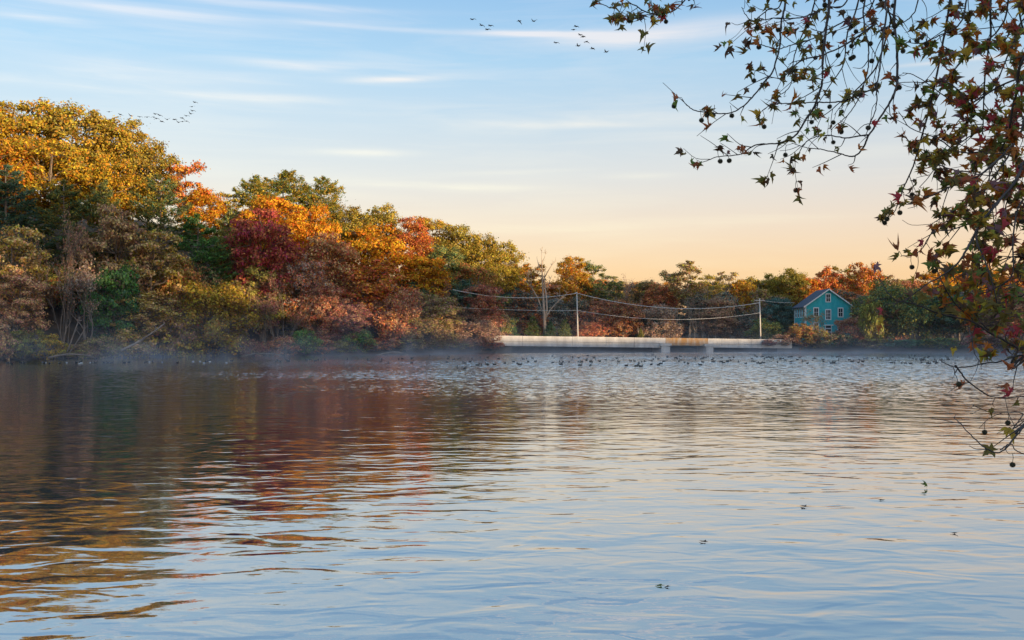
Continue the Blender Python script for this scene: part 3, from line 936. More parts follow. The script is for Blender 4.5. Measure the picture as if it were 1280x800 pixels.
# dusky trees filling the far wood in two rows
DUSK, BACK = [], []
for i in range(46):
    px = 628 + i * 15 + rnd.uniform(-7, 7)
    Y = rnd.choice((246, 250, 254)) if px < 980 else rnd.choice((250, 256, 262))
    if px > 1085:
        Y -= 22
    top = np.interp(px, [628, 720, 800, 900, 1000, 1290], [372, 372, 372, 374, 366, 366]) + rnd.uniform(-10, 22)
    c1 = rnd.choice(('bluegreen', 'mauve', 'rust', 'brown', 'grey', 'olive'))
    e = plant(rnd.choice(('maple', 'bushy', 'droop', 'maple')), 'dusky_tree', px, top, rnd.uniform(40, 60), Y, c1,
              rnd.choice(('teal', 'grey', 'brown', 'olive', 'rust')), 'x', 'tree', 'dusky trees in the lower far wood')
    DUSK.append((e, px, c1))
for i in range(30):
    px = 640 + i * 22 + rnd.uniform(-8, 8)
    c1 = rnd.choice(('tan', 'olive', 'rust', 'ogold', 'orange'))
    e = plant(rnd.choice(('maple', 'oak')), 'distant_tree', px, rnd.uniform(348, 360), rnd.uniform(40, 52), rnd.uniform(285, 300), c1, rnd.choice(('grey', 'olive', 'orange', 'amber')),
              'x', 'tree', 'trees at the back of the far wood')
    BACK.append((e, px, c1))
FSPAN = [(681, 'left of the dead white tree'), (722, 'between the dead tree and first pole'), (800, 'just right of the first pole'), (880, 'midway between the poles'), (950, 'just left of the second pole'),
         (1005, 'between the second pole and house'), (1066, 'behind the teal house'), (1150, 'right of the teal house'), (9999, 'behind the hanging plane leaves')]
name_apart(DUSK, FSPAN, 'dusky lower tree')
name_apart(BACK, FSPAN, 'back-row tree')


def traced(name, lines, Y, sides=6, mat=M_BARK, color=(1, 1, 1), dy=1.2, seed=3):
    """Tree limbs that follow traced outlines, each at its own depth round Y."""
    r = random.Random(seed)
    mbx = MB()
    for pts, r0, r1 in lines:
        n = len(pts)
        d = r.uniform(-dy, dy)
        P = [at(px, py, Y + d * i / (n - 1)) for i, (px, py) in enumerate(pts)]
        mbx.tube(P, np.linspace(r0 * 1.05, r1 * 1.1, n), sides)
        for _ in range(6 if r0 < .3 else 10):
            k = r.randint(max(1, n // 2), n - 1)
            g = np.random.default_rng(r.randint(0, 9999))
            a = np.array(P[k])
            q = a + np.array([r.uniform(-1.1, 1.1), r.uniform(-.6, .6), r.uniform(.2, 1.5)]) * r.uniform(.5, 1.1)
            mbx.tube(wobble_line(a, q, 5, .06, g), np.linspace(.045, .02, 5), 4)
    return mbx


dead = empty('dead_tree', at(681, 424, 236))
tag(dead, 'dead white leafless tree with forked limbs behind the bridge', 'tree')
dl = [([(681, 432), (681, 405), (680, 391), (679, 370), (678, 352), (677.5, 330), (677, 314)], .42, .05),
      ([(682, 400), (683.5, 386), (683, 372), (681, 358), (680, 346), (682, 336)], .24, .06),
      ([(682, 398), (685, 392), (689, 386), (698, 376), (705, 371), (709, 366)], .22, .05),
      ([(680, 394), (677, 386), (672, 372), (664, 359), (658, 352), (650, 348)], .20, .05),
      ([(680, 348), (685, 339), (690, 331), (695, 326)], .15, .04), ([(683, 365), (687, 352), (688, 348)], .10, .03),
      ([(678, 340), (673, 331), (671, 322)], .10, .03), ([(677.5, 328), (681, 321), (682, 317)], .07, .02), ([(664, 359), (660, 345), (661, 338)], .07, .02),
      ([(672, 372), (662, 372), (654, 376)], .07, .02), ([(678, 350), (673, 343), (670, 338)], .08, .02), ([(698, 376), (700, 368), (699, 362)], .06, .02)]
mbd = traced('dead', dl, 236)
t = obj('trunk', mbd.mesh('dead_trunk', [M_BARK]), dead)
t.color = (2.3, 2.2, 2.05, 1)
t.location = -Vector(dead.location)

# ---- wooded ridge behind the camera, on the sunrise side: it keeps the lake and the lower banks in shade
wood_rng = np.random.default_rng(77)
src = VAR['oak'][0][1]
vv = np.empty(len(src.vertices) * 3, np.float32)
src.vertices.foreach_get('co', vv)
vv = vv.reshape(-1, 4, 3)
mbw = MB()
for u in np.arange(-120, 440, 8.5):
    for v in (150, 166, 182):
        uu, v2 = u + wood_rng.uniform(-3, 3), v + wood_rng.uniform(-5, 5)
        p = RU * uu + RV * v2
        q = vv[wood_rng.choice(len(vv), 1700, replace=False)]
        c = q.mean(1, keepdims=True)
        q = c + (q - c) * 3.2
        hs = wood_rng.uniform(.62, .92)
        mbw.quads((q * np.array([.95, .95, hs])).reshape(-1, 3) + np.array([p[0], p[1], hgt(*p) - .5]))
wd = obj('near_shore_wood', mbw.mesh('near_shore_wood', [M_LEAF], smooth=False))
wd.color = (.12, .11, .04, 1)
wd['tint'] = [.3, .18, .05]
tag(wd, kind='stuff')


# ------------------------------------------------------------------ bridge
def objbox(name, parent, lo, hi, mat, M=None):
    m = MB()
    m.box(lo, hi, 0, M)
    return obj(name, m.mesh(name, [mat], smooth=False), parent)


def rust_material():
    m, t = new_mat("rust_stained_steel")
    tcn = t.n('ShaderNodeTexCoord')
    mp = t.n('ShaderNodeMapping')
    mp.inputs['Scale'].default_value = (1.2, 1.2, .35)
    t.l(tcn.outputs['Object'], mp.inputs[0])
    f = t.ramp(t.noise(mp.outputs[0], .9, 5, .7), [(.30, 0.0), (.58, 1.0)])
    c = t.mix(f, (.50, .44, .36, 1), (.42, .22, .06, 1))
    p = t.n('ShaderNodeBsdfPrincipled', in_Roughness=.9)
    t.l(c, p.inputs['Base Color'])
    o = t.n('ShaderNodeOutputMaterial')
    t.l(p.outputs[0], o.inputs[0])
    return m


M_RUST = rust_material()
BL, BR = at(617, 419.3, 208), at(990, 424.6, 222)
bridge = empty('bridge', (BL.x, BL.y, 0))
tag(bridge, 'long pale concrete bridge across the far end of the lake', 'bridge')
bx = Vector((BR.x - BL.x, BR.y - BL.y, 0))
BLEN = bx.length
bridge.rotation_euler = (0, 0, math.atan2(bx.y, bx.x))
slope = (BR.z - BL.z) / BLEN
MBR = Matrix(((1, 0, 0, 0), (0, 1, 0, 0), (slope, 0, 1, BL.z), (0, 0, 0, 1)))   # local x along the bridge, z from the wall top
bpos = lambda px: (px - 617) / (990 - 617) * BLEN
joints = [617, 651, 711, 752, 787, 826, 880, 898, 919, 936, 955, 990]
brng = random.Random(4)
for i, (a, b) in enumerate(zip(joints, joints[1:])):
    x0, x1 = bpos(a) + .03, bpos(b) - .03
    rusty = (a == 826)
    objbox('parapet_panel', bridge, (x0, -.02 + brng.uniform(-.02, .02), -1.15), (x1, .30, brng.uniform(-.02, .02)), M_RUST if rusty else M_CONC, MBR)
    if not rusty:
        objbox('fascia_panel', bridge, (x0, .06 + brng.uniform(-.02, .02), -2.15 if a < 826 else -1.95), (x1, .5, -1.19), M_CONC, MBR)
gb = objbox('steel_beam', bridge, (bpos(834), .10, -1.62), (bpos(876), .45, -1.16), M_RUST, MBR)
objbox('road_deck', bridge, (-6, .5, -1.5), (BLEN + 6, 7.5, -1.0), M_ASPH, MBR)
objbox('far_parapet', bridge, (-6, 7.5, -2.0), (BLEN + 6, 7.8, -.25), M_CONC, MBR)
for a, b in ((820, 831), (877, 886)):
    z = BL.z + slope * bpos(a)
    objbox('pier', bridge, (bpos(a), -.35, -1.0), (bpos(b), 6.8, z - 1.75), M_CONC)
    objbox('pier_cap', bridge, (bpos(a) - .35, -.5, z - 1.74), (bpos(b) + .35, .0, z - 1.22), M_CONC)
objbox('abutment', bridge, (-7, .6, -1.5), (bpos(640), 7, BL.z - 1.55), M_DARKC)
objbox('abutment', bridge, (bpos(972), .6, -1.5), (BLEN + 6, 7, BR.z - 1.55), M_DARKC)
objbox('back_wall', bridge, (bpos(640) + .05, 5.2, -1.5), (bpos(972) - .05, 5.6, BR.z - 1.6), M_DARKC)

# ------------------------------------------------------------------ utility poles and cables
def pole(px_b, px_t, top, Y, label, arm):
    b, tp = at(px_b, 426, Y), at(px_t, top, Y)
    b.z = .8
    e = empty('utility_pole', b)
    tag(e, label, 'utility pole')
    m = MB()
    m.tube([(0, 0, -.3), (tp - b) * .5, tp - b], [.17, .15, .12], 8)
    obj('post', m.mesh('post', [M_POLE]), e)
    d = tp - b
    if arm:
        m = MB()
        m.box((d.x - 1.1, d.y - .17, d.z - .55), (d.x + 1.1, d.y - .07, d.z - .40))
        obj('crossarm', m.mesh('crossarm', [M_POLE], smooth=False), e)
        xs = (-1.0, -.5, .5, 1.0)
        zt = d.z - .40
    else:
        m = MB()
        m.box((d.x - .45, d.y - .22, d.z - .25), (d.x + .1, d.y - .1, d.z - .13))
        obj('bracket', m.mesh('bracket', [M_POLE], smooth=False), e)
        xs = (-.4,)
        zt = d.z - .13
    for x in xs:
        m = MB()
        m.tube([(d.x + x, d.y - .13, zt), (d.x + x, d.y - .13, zt + .08), (d.x + x, d.y - .13, zt + .2)], [.04, .06, .03], 6)
        obj('insulator', m.mesh('insulator', [M_DARKC]), e)
    return tp


pole(722.7, 721, 365, 219, 'tall pale utility pole behind the middle of the bridge wall', False)
pole(951, 949.5, 373, 226, 'pale utility pole with crossarm nearest the teal house', True)


def cable(label, a, b, sag, r, name='power_line'):
    n = 24
    t = np.linspace(0, 1, n)
    P = np.array(a)[None] * (1 - t)[:, None] + np.array(b)[None] * t[:, None]
    P[:, 2] -= sag * 4 * t * (1 - t)
    m = MB()
    m.tube(P, [r] * n, 5)
    tag(obj(name, m.mesh(name, [M_WIRE])), label, 'cable')


cable('upper cable running from the left wood to the first utility pole', at(566, 362, 206), at(720.6, 366.5, 218.8), 1.35, .055)
cable('lower cable running from the left wood to the first utility pole', at(566, 384, 206), at(721.6, 388, 218.8), .25, .035)
cable('upper thick cable sagging between the two utility poles', at(721.4, 366.5, 218.8), at(949, 378.5, 225.8), 2.25, .065)
cable('lower thin cable sagging between the two utility poles', at(722, 388, 218.8), at(950, 391, 225.8), 1.75, .04)
cable('cable from the second utility pole to the teal house', at(950, 375.5, 225.8), at(993, 378.5, 236), .15, .04)

# ------------------------------------------------------------------ teal mill house
def siding_material():
    m, t = new_mat("teal_clapboard")
    tcn = t.n('ShaderNodeTexCoord')
    sp = t.n('ShaderNodeSeparateXYZ')
    t.l(tcn.outputs['Object'], sp.inputs[0])
    row = t.math('FRACT', t.math('MULTIPLY', sp.outputs[2], 1 / .18))
    mp = t.n('ShaderNodeMapping')
    mp.inputs['Scale'].default_value = (1, 1, .5)
    t.l(tcn.outputs['Object'], mp.inputs[0])
    f = t.ramp(t.noise(mp.outputs[0], .8, 5, .65), [(.35, 0.0), (.7, 1.0)])
    c = t.mix(f, (.014, .42, .48, 1), (.06, .58, .61, 1))
    p = t.n('ShaderNodeBsdfPrincipled', in_Roughness=.75)
    t.l(c, p.inputs['Base Color'])
    b = t.n('ShaderNodeBump', in_Strength=1.0, in_Distance=.03)
    t.l(row, b.inputs['Height'])
    t.l(b.outputs[0], p.inputs['Normal'])
    o = t.n('ShaderNodeOutputMaterial')
    t.l(p.outputs[0], o.inputs[0])
    return m


M_TEAL = siding_material()
M_ROOF = simple_mat("slate_grey_shingles", (.045, .055, .08), (.085, .10, .135), 1.2, .85, .02, 12, stretch=(1, 1, 3))
m_, t_ = new_mat("dark_window_glass")
p_ = t_.n('ShaderNodeBsdfPrincipled', in_Roughness=.08)
p_.inputs['Base Color'].default_value = (.03, .035, .04, 1)
o_ = t_.n('ShaderNodeOutputMaterial')
t_.l(p_.outputs[0], o_.inputs[0])
M_GLASS = m_

HY = 232.0
hc = at(1035.8, 428, HY)
GZ0 = 1.9
house = empty('mill_house', (hc.x, HY, GZ0))
tag(house, 'tall teal clapboard mill house with white trim at the far bank', 'house')
hw, dep = 5.35, 9.0
eave, peak = at(1007, 381.5, HY).z - GZ0, at(1036, 361.0, HY).z - GZ0
m = MB()
V = [(-hw, 0, -1.5), (hw, 0, -1.5), (hw, 0, eave), (0, 0, peak - .25), (-hw, 0, eave)]
V += [(x, dep, z) for x, y, z in V]
m.add(V, [(0, 1, 2, 4), (5, 9, 7, 6), (0, 4, 9, 5), (1, 6, 7, 2)])
m.add(V, [(4, 2, 3), (9, 8, 7)])
obj('wall', m.mesh('wall', [M_TEAL], smooth=False), house)
roof = empty('roof')
roof.parent = house
rs = (peak - eave) / hw
for s in (-1, 1):
    m = MB()
    xo = hw + .55
    V = [(0, -.55, peak), (s * xo, -.55, peak - rs * xo), (s * xo, dep + .4, peak - rs * xo), (0, dep + .4, peak)]
    V += [(x, y, z - .18) for x, y, z in V]
    m.add(V, [(0, 3, 2, 1), (4, 5, 6, 7), (0, 1, 5, 4), (1, 2, 6, 5), (2, 3, 7, 6), (3, 0, 4, 7)])
    obj('roof_slope', m.mesh('roof_slope', [M_ROOF], smooth=False), roof)
    m = MB()
    V = [(0, -.60, peak + .03), (s * (xo + .02), -.60, peak - rs * xo + .03), (s * (xo + .02), -.60, peak - rs * xo - .28), (0, -.60, peak - .28)]
    V += [(x, y + .048, z) for x, y, z in V]
    m.add(V, [(0, 1, 2, 3), (4, 7, 6, 5), (0, 4, 5, 1), (1, 5, 6, 2), (2, 6, 7, 3), (3, 7, 4, 0)])
    obj('bargeboard', m.mesh('bargeboard', [M_WHITE], smooth=False), house)
    objbox('corner_board', house, (s * hw - .17, -.05, -1.5), (s * hw + .17, .14, eave - .35), M_WHITE)
    objbox('corner_board', house, (s * hw - .10, dep - .14, -1.5), (s * hw + .10, dep + .05, eave - .35), M_WHITE)


def window(x, z, wd, ht, side=False, rows=2, cols=2, pane=None):
    e = empty('window')
    e.parent = house
    if side:
        e.location = (-hw - .012, x, z)
        e.rotation_euler = (0, 0, -math.pi / 2)
    else:
        e.location = (x, -.012, z)
    m = MB()
    t_w = .20
    m.box((-wd / 2 - t_w, -.07, -ht / 2 - t_w), (-wd / 2, .01, ht / 2 + t_w))
    m.box((wd / 2, -.07, -ht / 2 - t_w), (wd / 2 + t_w, .01, ht / 2 + t_w))
    m.box((-wd / 2 + .002, -.068, ht / 2), (wd / 2 - .002, .01, ht / 2 + t_w + .04))
    m.box((-wd / 2 + .002, -.10, -ht / 2 - t_w), (wd / 2 - .002, .01, -ht / 2))
    obj('frame', m.mesh('frame', [M_WHITE], smooth=False), e)
    m = MB()
    m.box((-wd / 2, -.02, -ht / 2), (wd / 2, .0, ht / 2))
    obj('pane', m.mesh('pane', [pane or M_GLASS], smooth=False), e)
    m = MB()
    for k in range(1, cols):
        xx = -wd / 2 + wd * k / cols
        m.box((xx - .035, -.045, -ht / 2 + .002), (xx + .035, -.021, ht / 2 - .002))
    for k in range(1, rows):
        zz = -ht / 2 + ht * k / rows
        m.box((-wd / 2 + .002, -.05, zz - .04), (wd / 2 - .002, -.022, zz + .04))
    obj('muntin', m.mesh('muntin', [M_WHITE], smooth=False), e)


lz = lambda py: at(1035, py, HY).z - GZ0
lx = lambda px: at(px, 400, HY).x - hc.x
window(lx(1035.3), lz(372.4), .85, 1.65)
window(lx(1020.2), lz(390.3), .92, 1.85)
window(lx(1050.7), lz(390.6), .92, 1.85)
window(lx(1035.3), lz(393.3), .98, 2.1, rows=3, cols=3)
window(lx(1050.2), lz(409), .92, 1.85)
window(lx(1020.2), lz(409), .92, 1.85)
for k in range(4):
    window(1.4 + k * 2.05, lz(390.8), .8, 1.8, side=True, cols=1)
door = empty('door')
door.parent = house
door.location = (lx(1035.3), -.012, lz(415))
m = MB()
for a in ((-.75, -.6), (.6, .75)):
    m.box((a[0], -.07, -1.5), (a[1], .01, 1.5))
m.box((-1.15, -.16, 1.5), (1.15, .01, 1.72))
obj('door_frame', m.mesh('door_frame', [M_WHITE], smooth=False), door)
m = MB()
m.box((-.6, -.04, -1.5), (.6, .0, 1.5))
obj('door_panel', m.mesh('door_panel', [M_GLASS], smooth=False), door)
m = MB()
for zz in (-.9, -.1, .7):
    m.box((-.6, -.065, zz), (.6, -.041, zz + .22))
obj('door_rail', m.mesh('door_rail', [M_WHITE], smooth=False), door)

# ------------------------------------------------------------------ birds
def goose_mesh(name, neck, mats=(M_GOOSE, M_GNECK, M_GPALE)):
    m = MB()
    body = [(-.46, .18, .02), (-.38, .165, .07), (-.27, .13, .13), (-.10, .105, .17), (.06, .10, .175), (.18, .115, .15)]
    pts = body + neck
    P = [(x, 0, z) for x, z, r in pts]
    m.tube(P, [r for x, z, r in pts], 8)
    # darker neck and head, pale vent under the tail
    f = m.m[4][0]
    f[:] = 0
    f[5 * 8:] = 1
    f[:8] = 2
    return m.mesh(name, list(mats))


GM = [goose_mesh('goose_upright', [(.25, .16, .085), (.275, .24, .055), (.285, .31, .048), (.305, .36, .058), (.36, .365, .05), (.43, .345, .015)]),
      goose_mesh('goose_alert', [(.25, .17, .085), (.265, .27, .053), (.262, .37, .047), (.28, .43, .057), (.335, .435, .05), (.405, .415, .015)]),
      goose_mesh('goose_resting', [(.26, .15, .075), (.30, .22, .05), (.31, .27, .042), (.34, .315, .05), (.39, .315, .042), (.46, .29, .015)]),
      goose_mesh('goose_feeding', [(.27, .12, .075), (.35, .12, .05), (.42, .10, .042), (.47, .075, .048), (.51, .04, .04), (.55, .0, .015)])]
PM = goose_mesh('sparkle_shape', [(.25, .15, .075), (.285, .22, .05), (.30, .26, .045), (.33, .28, .05), (.38, .28, .04), (.44, .265, .015)], (M_GPALE, M_GPALE, M_GPALE))  # stands in for white sparkles on the water, in a bird's shape


def float_bird(px, py, me, label, group, name, cat, s=1.0):
    Y = 3.5 * FPX / (py - 420)
    x = (px - 640) / FPX * Y
    if lake_dist(np.array([x]), np.array([Y]))[0] > -1.5:
        return False
    o = obj(name, me, loc=(x, Y, -.02))
    o.rotation_euler = (0, 0, grng.uniform(0, 6.28))
    o.scale = (s,) * 3
    tag(o, label, cat, group)
    return True


grng = random.Random(12)
front = [(572, 460, 'dark goose at the left front of the flock, paired just left of another'), (581, 461, 'dark goose at the left front of the flock, right one of a close pair'),
         (597, 457, None), (602, 457.5, None), (647, 455, None), (701, 456, None), (725, 457, None), (738, 457, None), (783, 457.5, None), (795, 458, None), (798, 457, None),
         (801, 458.5, None), (814, 456, None), (823, 456.5, None), (826, 455, None), (860, 455, None), (875, 456.5, None), (650, 456, None), (618, 456, None), (609, 456, None)]
GL, GG = 'small dark goose floating in the big flock before the bridge and house', 'geese floating in the flock'
for px, py, lab in front:
    float_bird(px, py, GM[grng.randint(0, 1)], lab or GL, None if lab else GG, 'goose', 'goose', .70)
n = 0
centres = [(grng.uniform(560, 1185), grng.uniform(445.5, 455)) for _ in range(40)]
while n < 215:
    if grng.random() < .7:
        c = grng.choice(centres)
        px, py = c[0] + grng.gauss(0, 14), c[1] + grng.gauss(0, .9)
    else:
        px, py = grng.uniform(470, 1192), grng.uniform(443.8, 455)
    py = min(py, 456.5 - (1.5 if px > 900 else 0))
    if py < 443.5 or not float_bird(px, py, grng.choice(GM[:3] if grng.random() < .85 else GM), GL, GG, 'goose', 'goose', grng.uniform(.52, .68)):
        continue
    n += 1
n = 0
while n < 44:
    px = grng.uniform(8, 520)
    py = np.interp(px, [0, 320, 520], [453.5, 450.5, 447.5]) + abs(grng.gauss(0, 1.0)) + .3
    if float_bird(px, py, grng.choice(GM[:3]), 'small dark goose floating close under the left wooded shore', 'geese along the left shore', 'goose', 'goose', .66):
        n += 1
n = 0
while n < 14:
    px = grng.uniform(20, 330)
    py = np.interp(px, [0, 320], [453.8, 450.8]) + abs(grng.gauss(0, .9)) + .2
    if float_bird(px, py, PM, 'small pale waterbird shaped like a bird, close under the left wooded shore', 'pale sparkles along the left shore', 'sparkle', 'sparkle', .4):
        n += 1


def flying_mesh(name, lift, tip):
    m = MB()
    P = [(-.42, 0, .0), (-.33, 0, .01), (-.2, 0, .0), (0, 0, -.01), (.18, 0, .0), (.30, 0, .03), (.45, 0, .05), (.55, 0, .06), (.62, 0, .055), (.70, 0, .045)]
    m.tube(P, [.02, .06, .10, .125, .105, .055, .04, .05, .04, .012], 8)
    for s in (-1, 1):
        S_ = [(.02, .0), (.25, lift * .45), (.5, lift), (.85, tip)]
        ch = [.30, .28, .22, .05]
        V = []
        for (y, z), c, sw in zip(S_, ch, (.05, .10, .06, -.12)):
            V += [(sw + c / 2, s * y, z + .025), (sw - c / 2, s * y, z + .012), (sw - c / 2, s * y, z), (sw + c / 2, s * y, z)]
        F = []
        for k in range(3):
            a = k * 4
            F += [(a + i, a + (i + 1) % 4, a + 4 + (i + 1) % 4, a + 4 + i) for i in range(4)]
        F += [(12, 13, 14, 15), (3, 2, 1, 0)]
        m.add(V, F)
    return m.mesh(name, [M_GNECK])


FM = [flying_mesh('goose_wings_raised', .22, .42), flying_mesh('goose_wings_level', .06, .02), flying_mesh('goose_wings_bent', .16, -.10), flying_mesh('goose_wings_down', -.05, -.36)]
ORD = ['first', 'second', 'third', 'fourth', 'fifth', 'sixth', 'seventh', 'eighth', 'ninth', 'tenth', 'eleventh', 'twelfth', 'thirteenth', 'fourteenth', 'fifteenth', 'sixteenth', 'seventeenth', 'eighteenth', 'nineteenth', 'twentieth']
c8 = lambda x, y: (120 + x / 9.143, 110 + y / 9.143)
flock_a = sorted([c8(*p) for p in [(150, 272), (280, 303), (400, 317), (500, 330), (583, 333), (660, 332), (690, 348), (680, 297), (730, 312), (755, 383), (815, 360), (900, 360), (945, 392),
                                   (990, 383), (1035, 378), (985, 342), (1035, 318), (1085, 295), (1105, 260), (1097, 213), (1132, 163)]])
c7 = lambda x, y: (560 + x / 4.267, y / 4.267)
flock_b = sorted([c7(*p) for p in [(132, 103), (180, 135), (228, 137), (212, 157), (382, 112), (459, 113), (685, 141), (670, 158), (707, 186), (722, 196), (738, 222), (577, 228), (696, 245), (772, 259), (846, 277)]])
ORD.append('last')
for fl, Y, where, grp in ((flock_a, 205, 'in the long line of flying geese above the golden hill', 'geese flying above the hill'), (flock_b, 190, 'in the loose flock crossing the streak cloud high up', 'geese flying by the streak cloud')):
    for i, (px, py) in enumerate(fl):
        o = obj('flying_goose', grng.choice(FM), loc=at(px, py, Y + grng.uniform(-4, 4)))
        o.rotation_euler = (grng.uniform(-.25, .25), grng.uniform(-.15, .1), math.radians(180 - 35 + grng.uniform(-15, 15)) + (math.pi * 0))
        o.scale = (.82 if fl is flock_a else .95,) * 3
        tag(o, f"{ORD[i]} goose from the left {where}", 'goose', grp)

# ------------------------------------------------------------------ plane tree whose branches hang in from the right
PLEAF = [("olive_leaf", (.24, .23, .06)), ("green_leaf", (.20, .34, .07)), ("dark_leaf", (.17, .13, .08)), ("yellow_leaf", (.70, .50, .06)), ("orange_leaf", (.65, .25, .04)),
         ("russet_leaf", (.52, .20, .08)), ("red_leaf", (.60, .09, .11)), ("mauve_leaf", (.36, .24, .26)), ("lime_leaf", (.52, .54, .08))]
PW = [.27, .13, .13, .10, .09, .13, .04, .05, .06]


def plane_leaf_mat(name, c):
    m, t = new_mat(name)
    tcn = t.n('ShaderNodeTexCoord')
    f = t.ramp(t.noise(tcn.outputs['Object'], 22, 3, .6), [(.38, 0.0), (.66, 1.0)])
    cc = t.mix(f, (*c, 1), (min(.7, c[0] * 1.25 + .03), c[1] * .72 + .012, c[2] * .7, 1))
    d = t.n('ShaderNodeBsdfPrincipled', in_Roughness=.6)
    t.l(cc, d.inputs['Base Color'])
    tr = t.n('ShaderNodeBsdfTranslucent')
    t.l(cc, tr.inputs[0])
    mx = t.n('ShaderNodeMixShader', in_0=.6)
    t.l(d.outputs[0], mx.inputs[1])
    t.l(tr.outputs[0], mx.inputs[2])
    o = t.n('ShaderNodeOutputMaterial')
    t.l(mx.outputs[0], o.inputs[0])
    return m


PM_ = [plane_leaf_mat(n, c) for n, c in PLEAF]
HALF = [(0, 0), (.10, -.06), (.36, -.12), (.25, .05), (.22, .13), (.42, .20), (.62, .46), (.40, .41), (.27, .46), (.13, .42), (.20, .62), (.10, .74), (0, 1.0)]
prng = np.random.default_rng(8)


def plane_leaf_arrays(fold, curl, lobe_dr, seed):
    """A five-lobed plane leaf with its stalk; unit length, hanging from the origin along +y."""
    r = np.random.default_rng(seed)
    m = MB()
    y0 = .28
    right = [(x * r.uniform(.88, 1.1), y + r.uniform(-.03, .03)) for x, y in HALF[1:-1]]
    left = [(-x * r.uniform(.88, 1.1), y + r.uniform(-.03, .03)) for x, y in HALF[1:-1]]
    mid = [(0, 0), (0, .25), (0, .5), (0, .75), (0, 1)]

    def z(x, y):
        return fold * abs(x) - curl * (y - .2) ** 2 - lobe_dr * x * x * 1.6 + .04 * math.sin(x * 9 + y * 7 + seed)
    for side in (right, left):
        ring = [(0, 0)] + side + [(0, 1)]
        V = [(x, y + y0, z(x, y)) for x, y in ring] + [(0, .30 + y0, z(0, .3)), (0, .62 + y0, z(0, .62))]
        c1, c2 = len(ring), len(ring) + 1
        F = []
        for k in range(len(ring) - 1):
            c = c1 if k < 8 else c2
            F.append((c, k, k + 1) if side is right else (c, k + 1, k))
        F.append((c1, 8, c2) if side is right else (c1, c2, 8))
        m.add(V, F)
    m.tube([(0, 0, 0), (.015, .15, .02), (0, y0 + .05, z(0, .05))], [.016, .012, .012], 3)
    V = np.concatenate(m.v)
    return m, V, np.concatenate(m.f[3]), np.concatenate(m.f[4])


SHAPES = [plane_leaf_arrays(f, c, l, 60 + i) for i, (f, c, l) in enumerate([(.7, .5, .2), (1.2, .7, .1), (.3, 1.0, .9), (1.7, .4, .0), (.8, 1.3, .5), (-.6, .8, 1.1)])]
LEAFMESH = {}


def leaf_mesh(si, mi):
    if (si, mi) not in LEAFMESH:
        LEAFMESH[si, mi] = SHAPES[si][0].mesh('plane_leaf', [PM_[mi]], smooth=True)
    return LEAFMESH[si, mi]


PD = 8.0
plane = empty('plane_tree', (8.7, 7.6, 1.4))
tag(plane, 'plane tree with autumn leaves and seed balls hanging in from the upper right', 'tree')
PO = np.array(plane.location)


def pbranch_mesh(mbx, name='branch'):
    return obj(name, mbx.mesh(name, [M_TWIG]), plane)


TRUNK = np.array([(8.7, 7.6, .9), (8.65, 7.6, 3), (8.6, 7.65, 5), (8.7, 7.7, 7.2), (8.6, 7.6, 10)])
L1 = np.array([(8.62, 7.65, 5.6), (7.2, 7.8, 7.2), (5.4, 8.0, 8.0), (3.4, 8.1, 8.1), (1.9, 8.2, 7.8), (.7, 8.2, 7.1)])
L2 = np.array([(8.6, 7.65, 4.2), (7.4, 7.75, 5.4), (6.2, 7.9, 6.0), (5.2, 8.0, 6.1)])
m = MB()
m.tube(TRUNK - PO, [.34, .28, .24, .18, .10], 12)
obj('trunk', m.mesh('plane_trunk', [M_TWIG]), plane)
for L, r in ((L1, .11), (L2, .09)):
    m = MB()
    m.tube(L - PO, np.linspace(r, r * .3, len(L)), 8)
    pbranch_mesh(m, 'limb')


def smooth_line(P, n):
    """Catmull-Rom through the points."""
    P = np.asarray(P, float)
    Q = np.vstack([2 * P[0] - P[1], P, 2 * P[-1] - P[-2]])
    seg = len(P) - 1
    out = []
    for t in np.linspace(0, seg - 1e-6, n):
        i = int(t)
        f = t - i
        p0, p1, p2, p3 = Q[i:i + 4]
        out.append(.5 * (2 * p1 + (p2 - p0) * f + (2 * p0 - 5 * p1 + 4 * p2 - p3) * f * f + (3 * p1 - p0 - 3 * p2 + p3) * f ** 3))
    return np.array(out)


def to_px(p):
    v = np.asarray(p) - np.array([0, 0, CAM_Z])
    d = v[1] * math.cos(PITCH) + v[2] * math.sin(PITCH)
    u = -v[1] * math.sin(PITCH) + v[2] * math.cos(PITCH)
    return 640 + v[0] / d * FPX, 400 - u / d * FPX


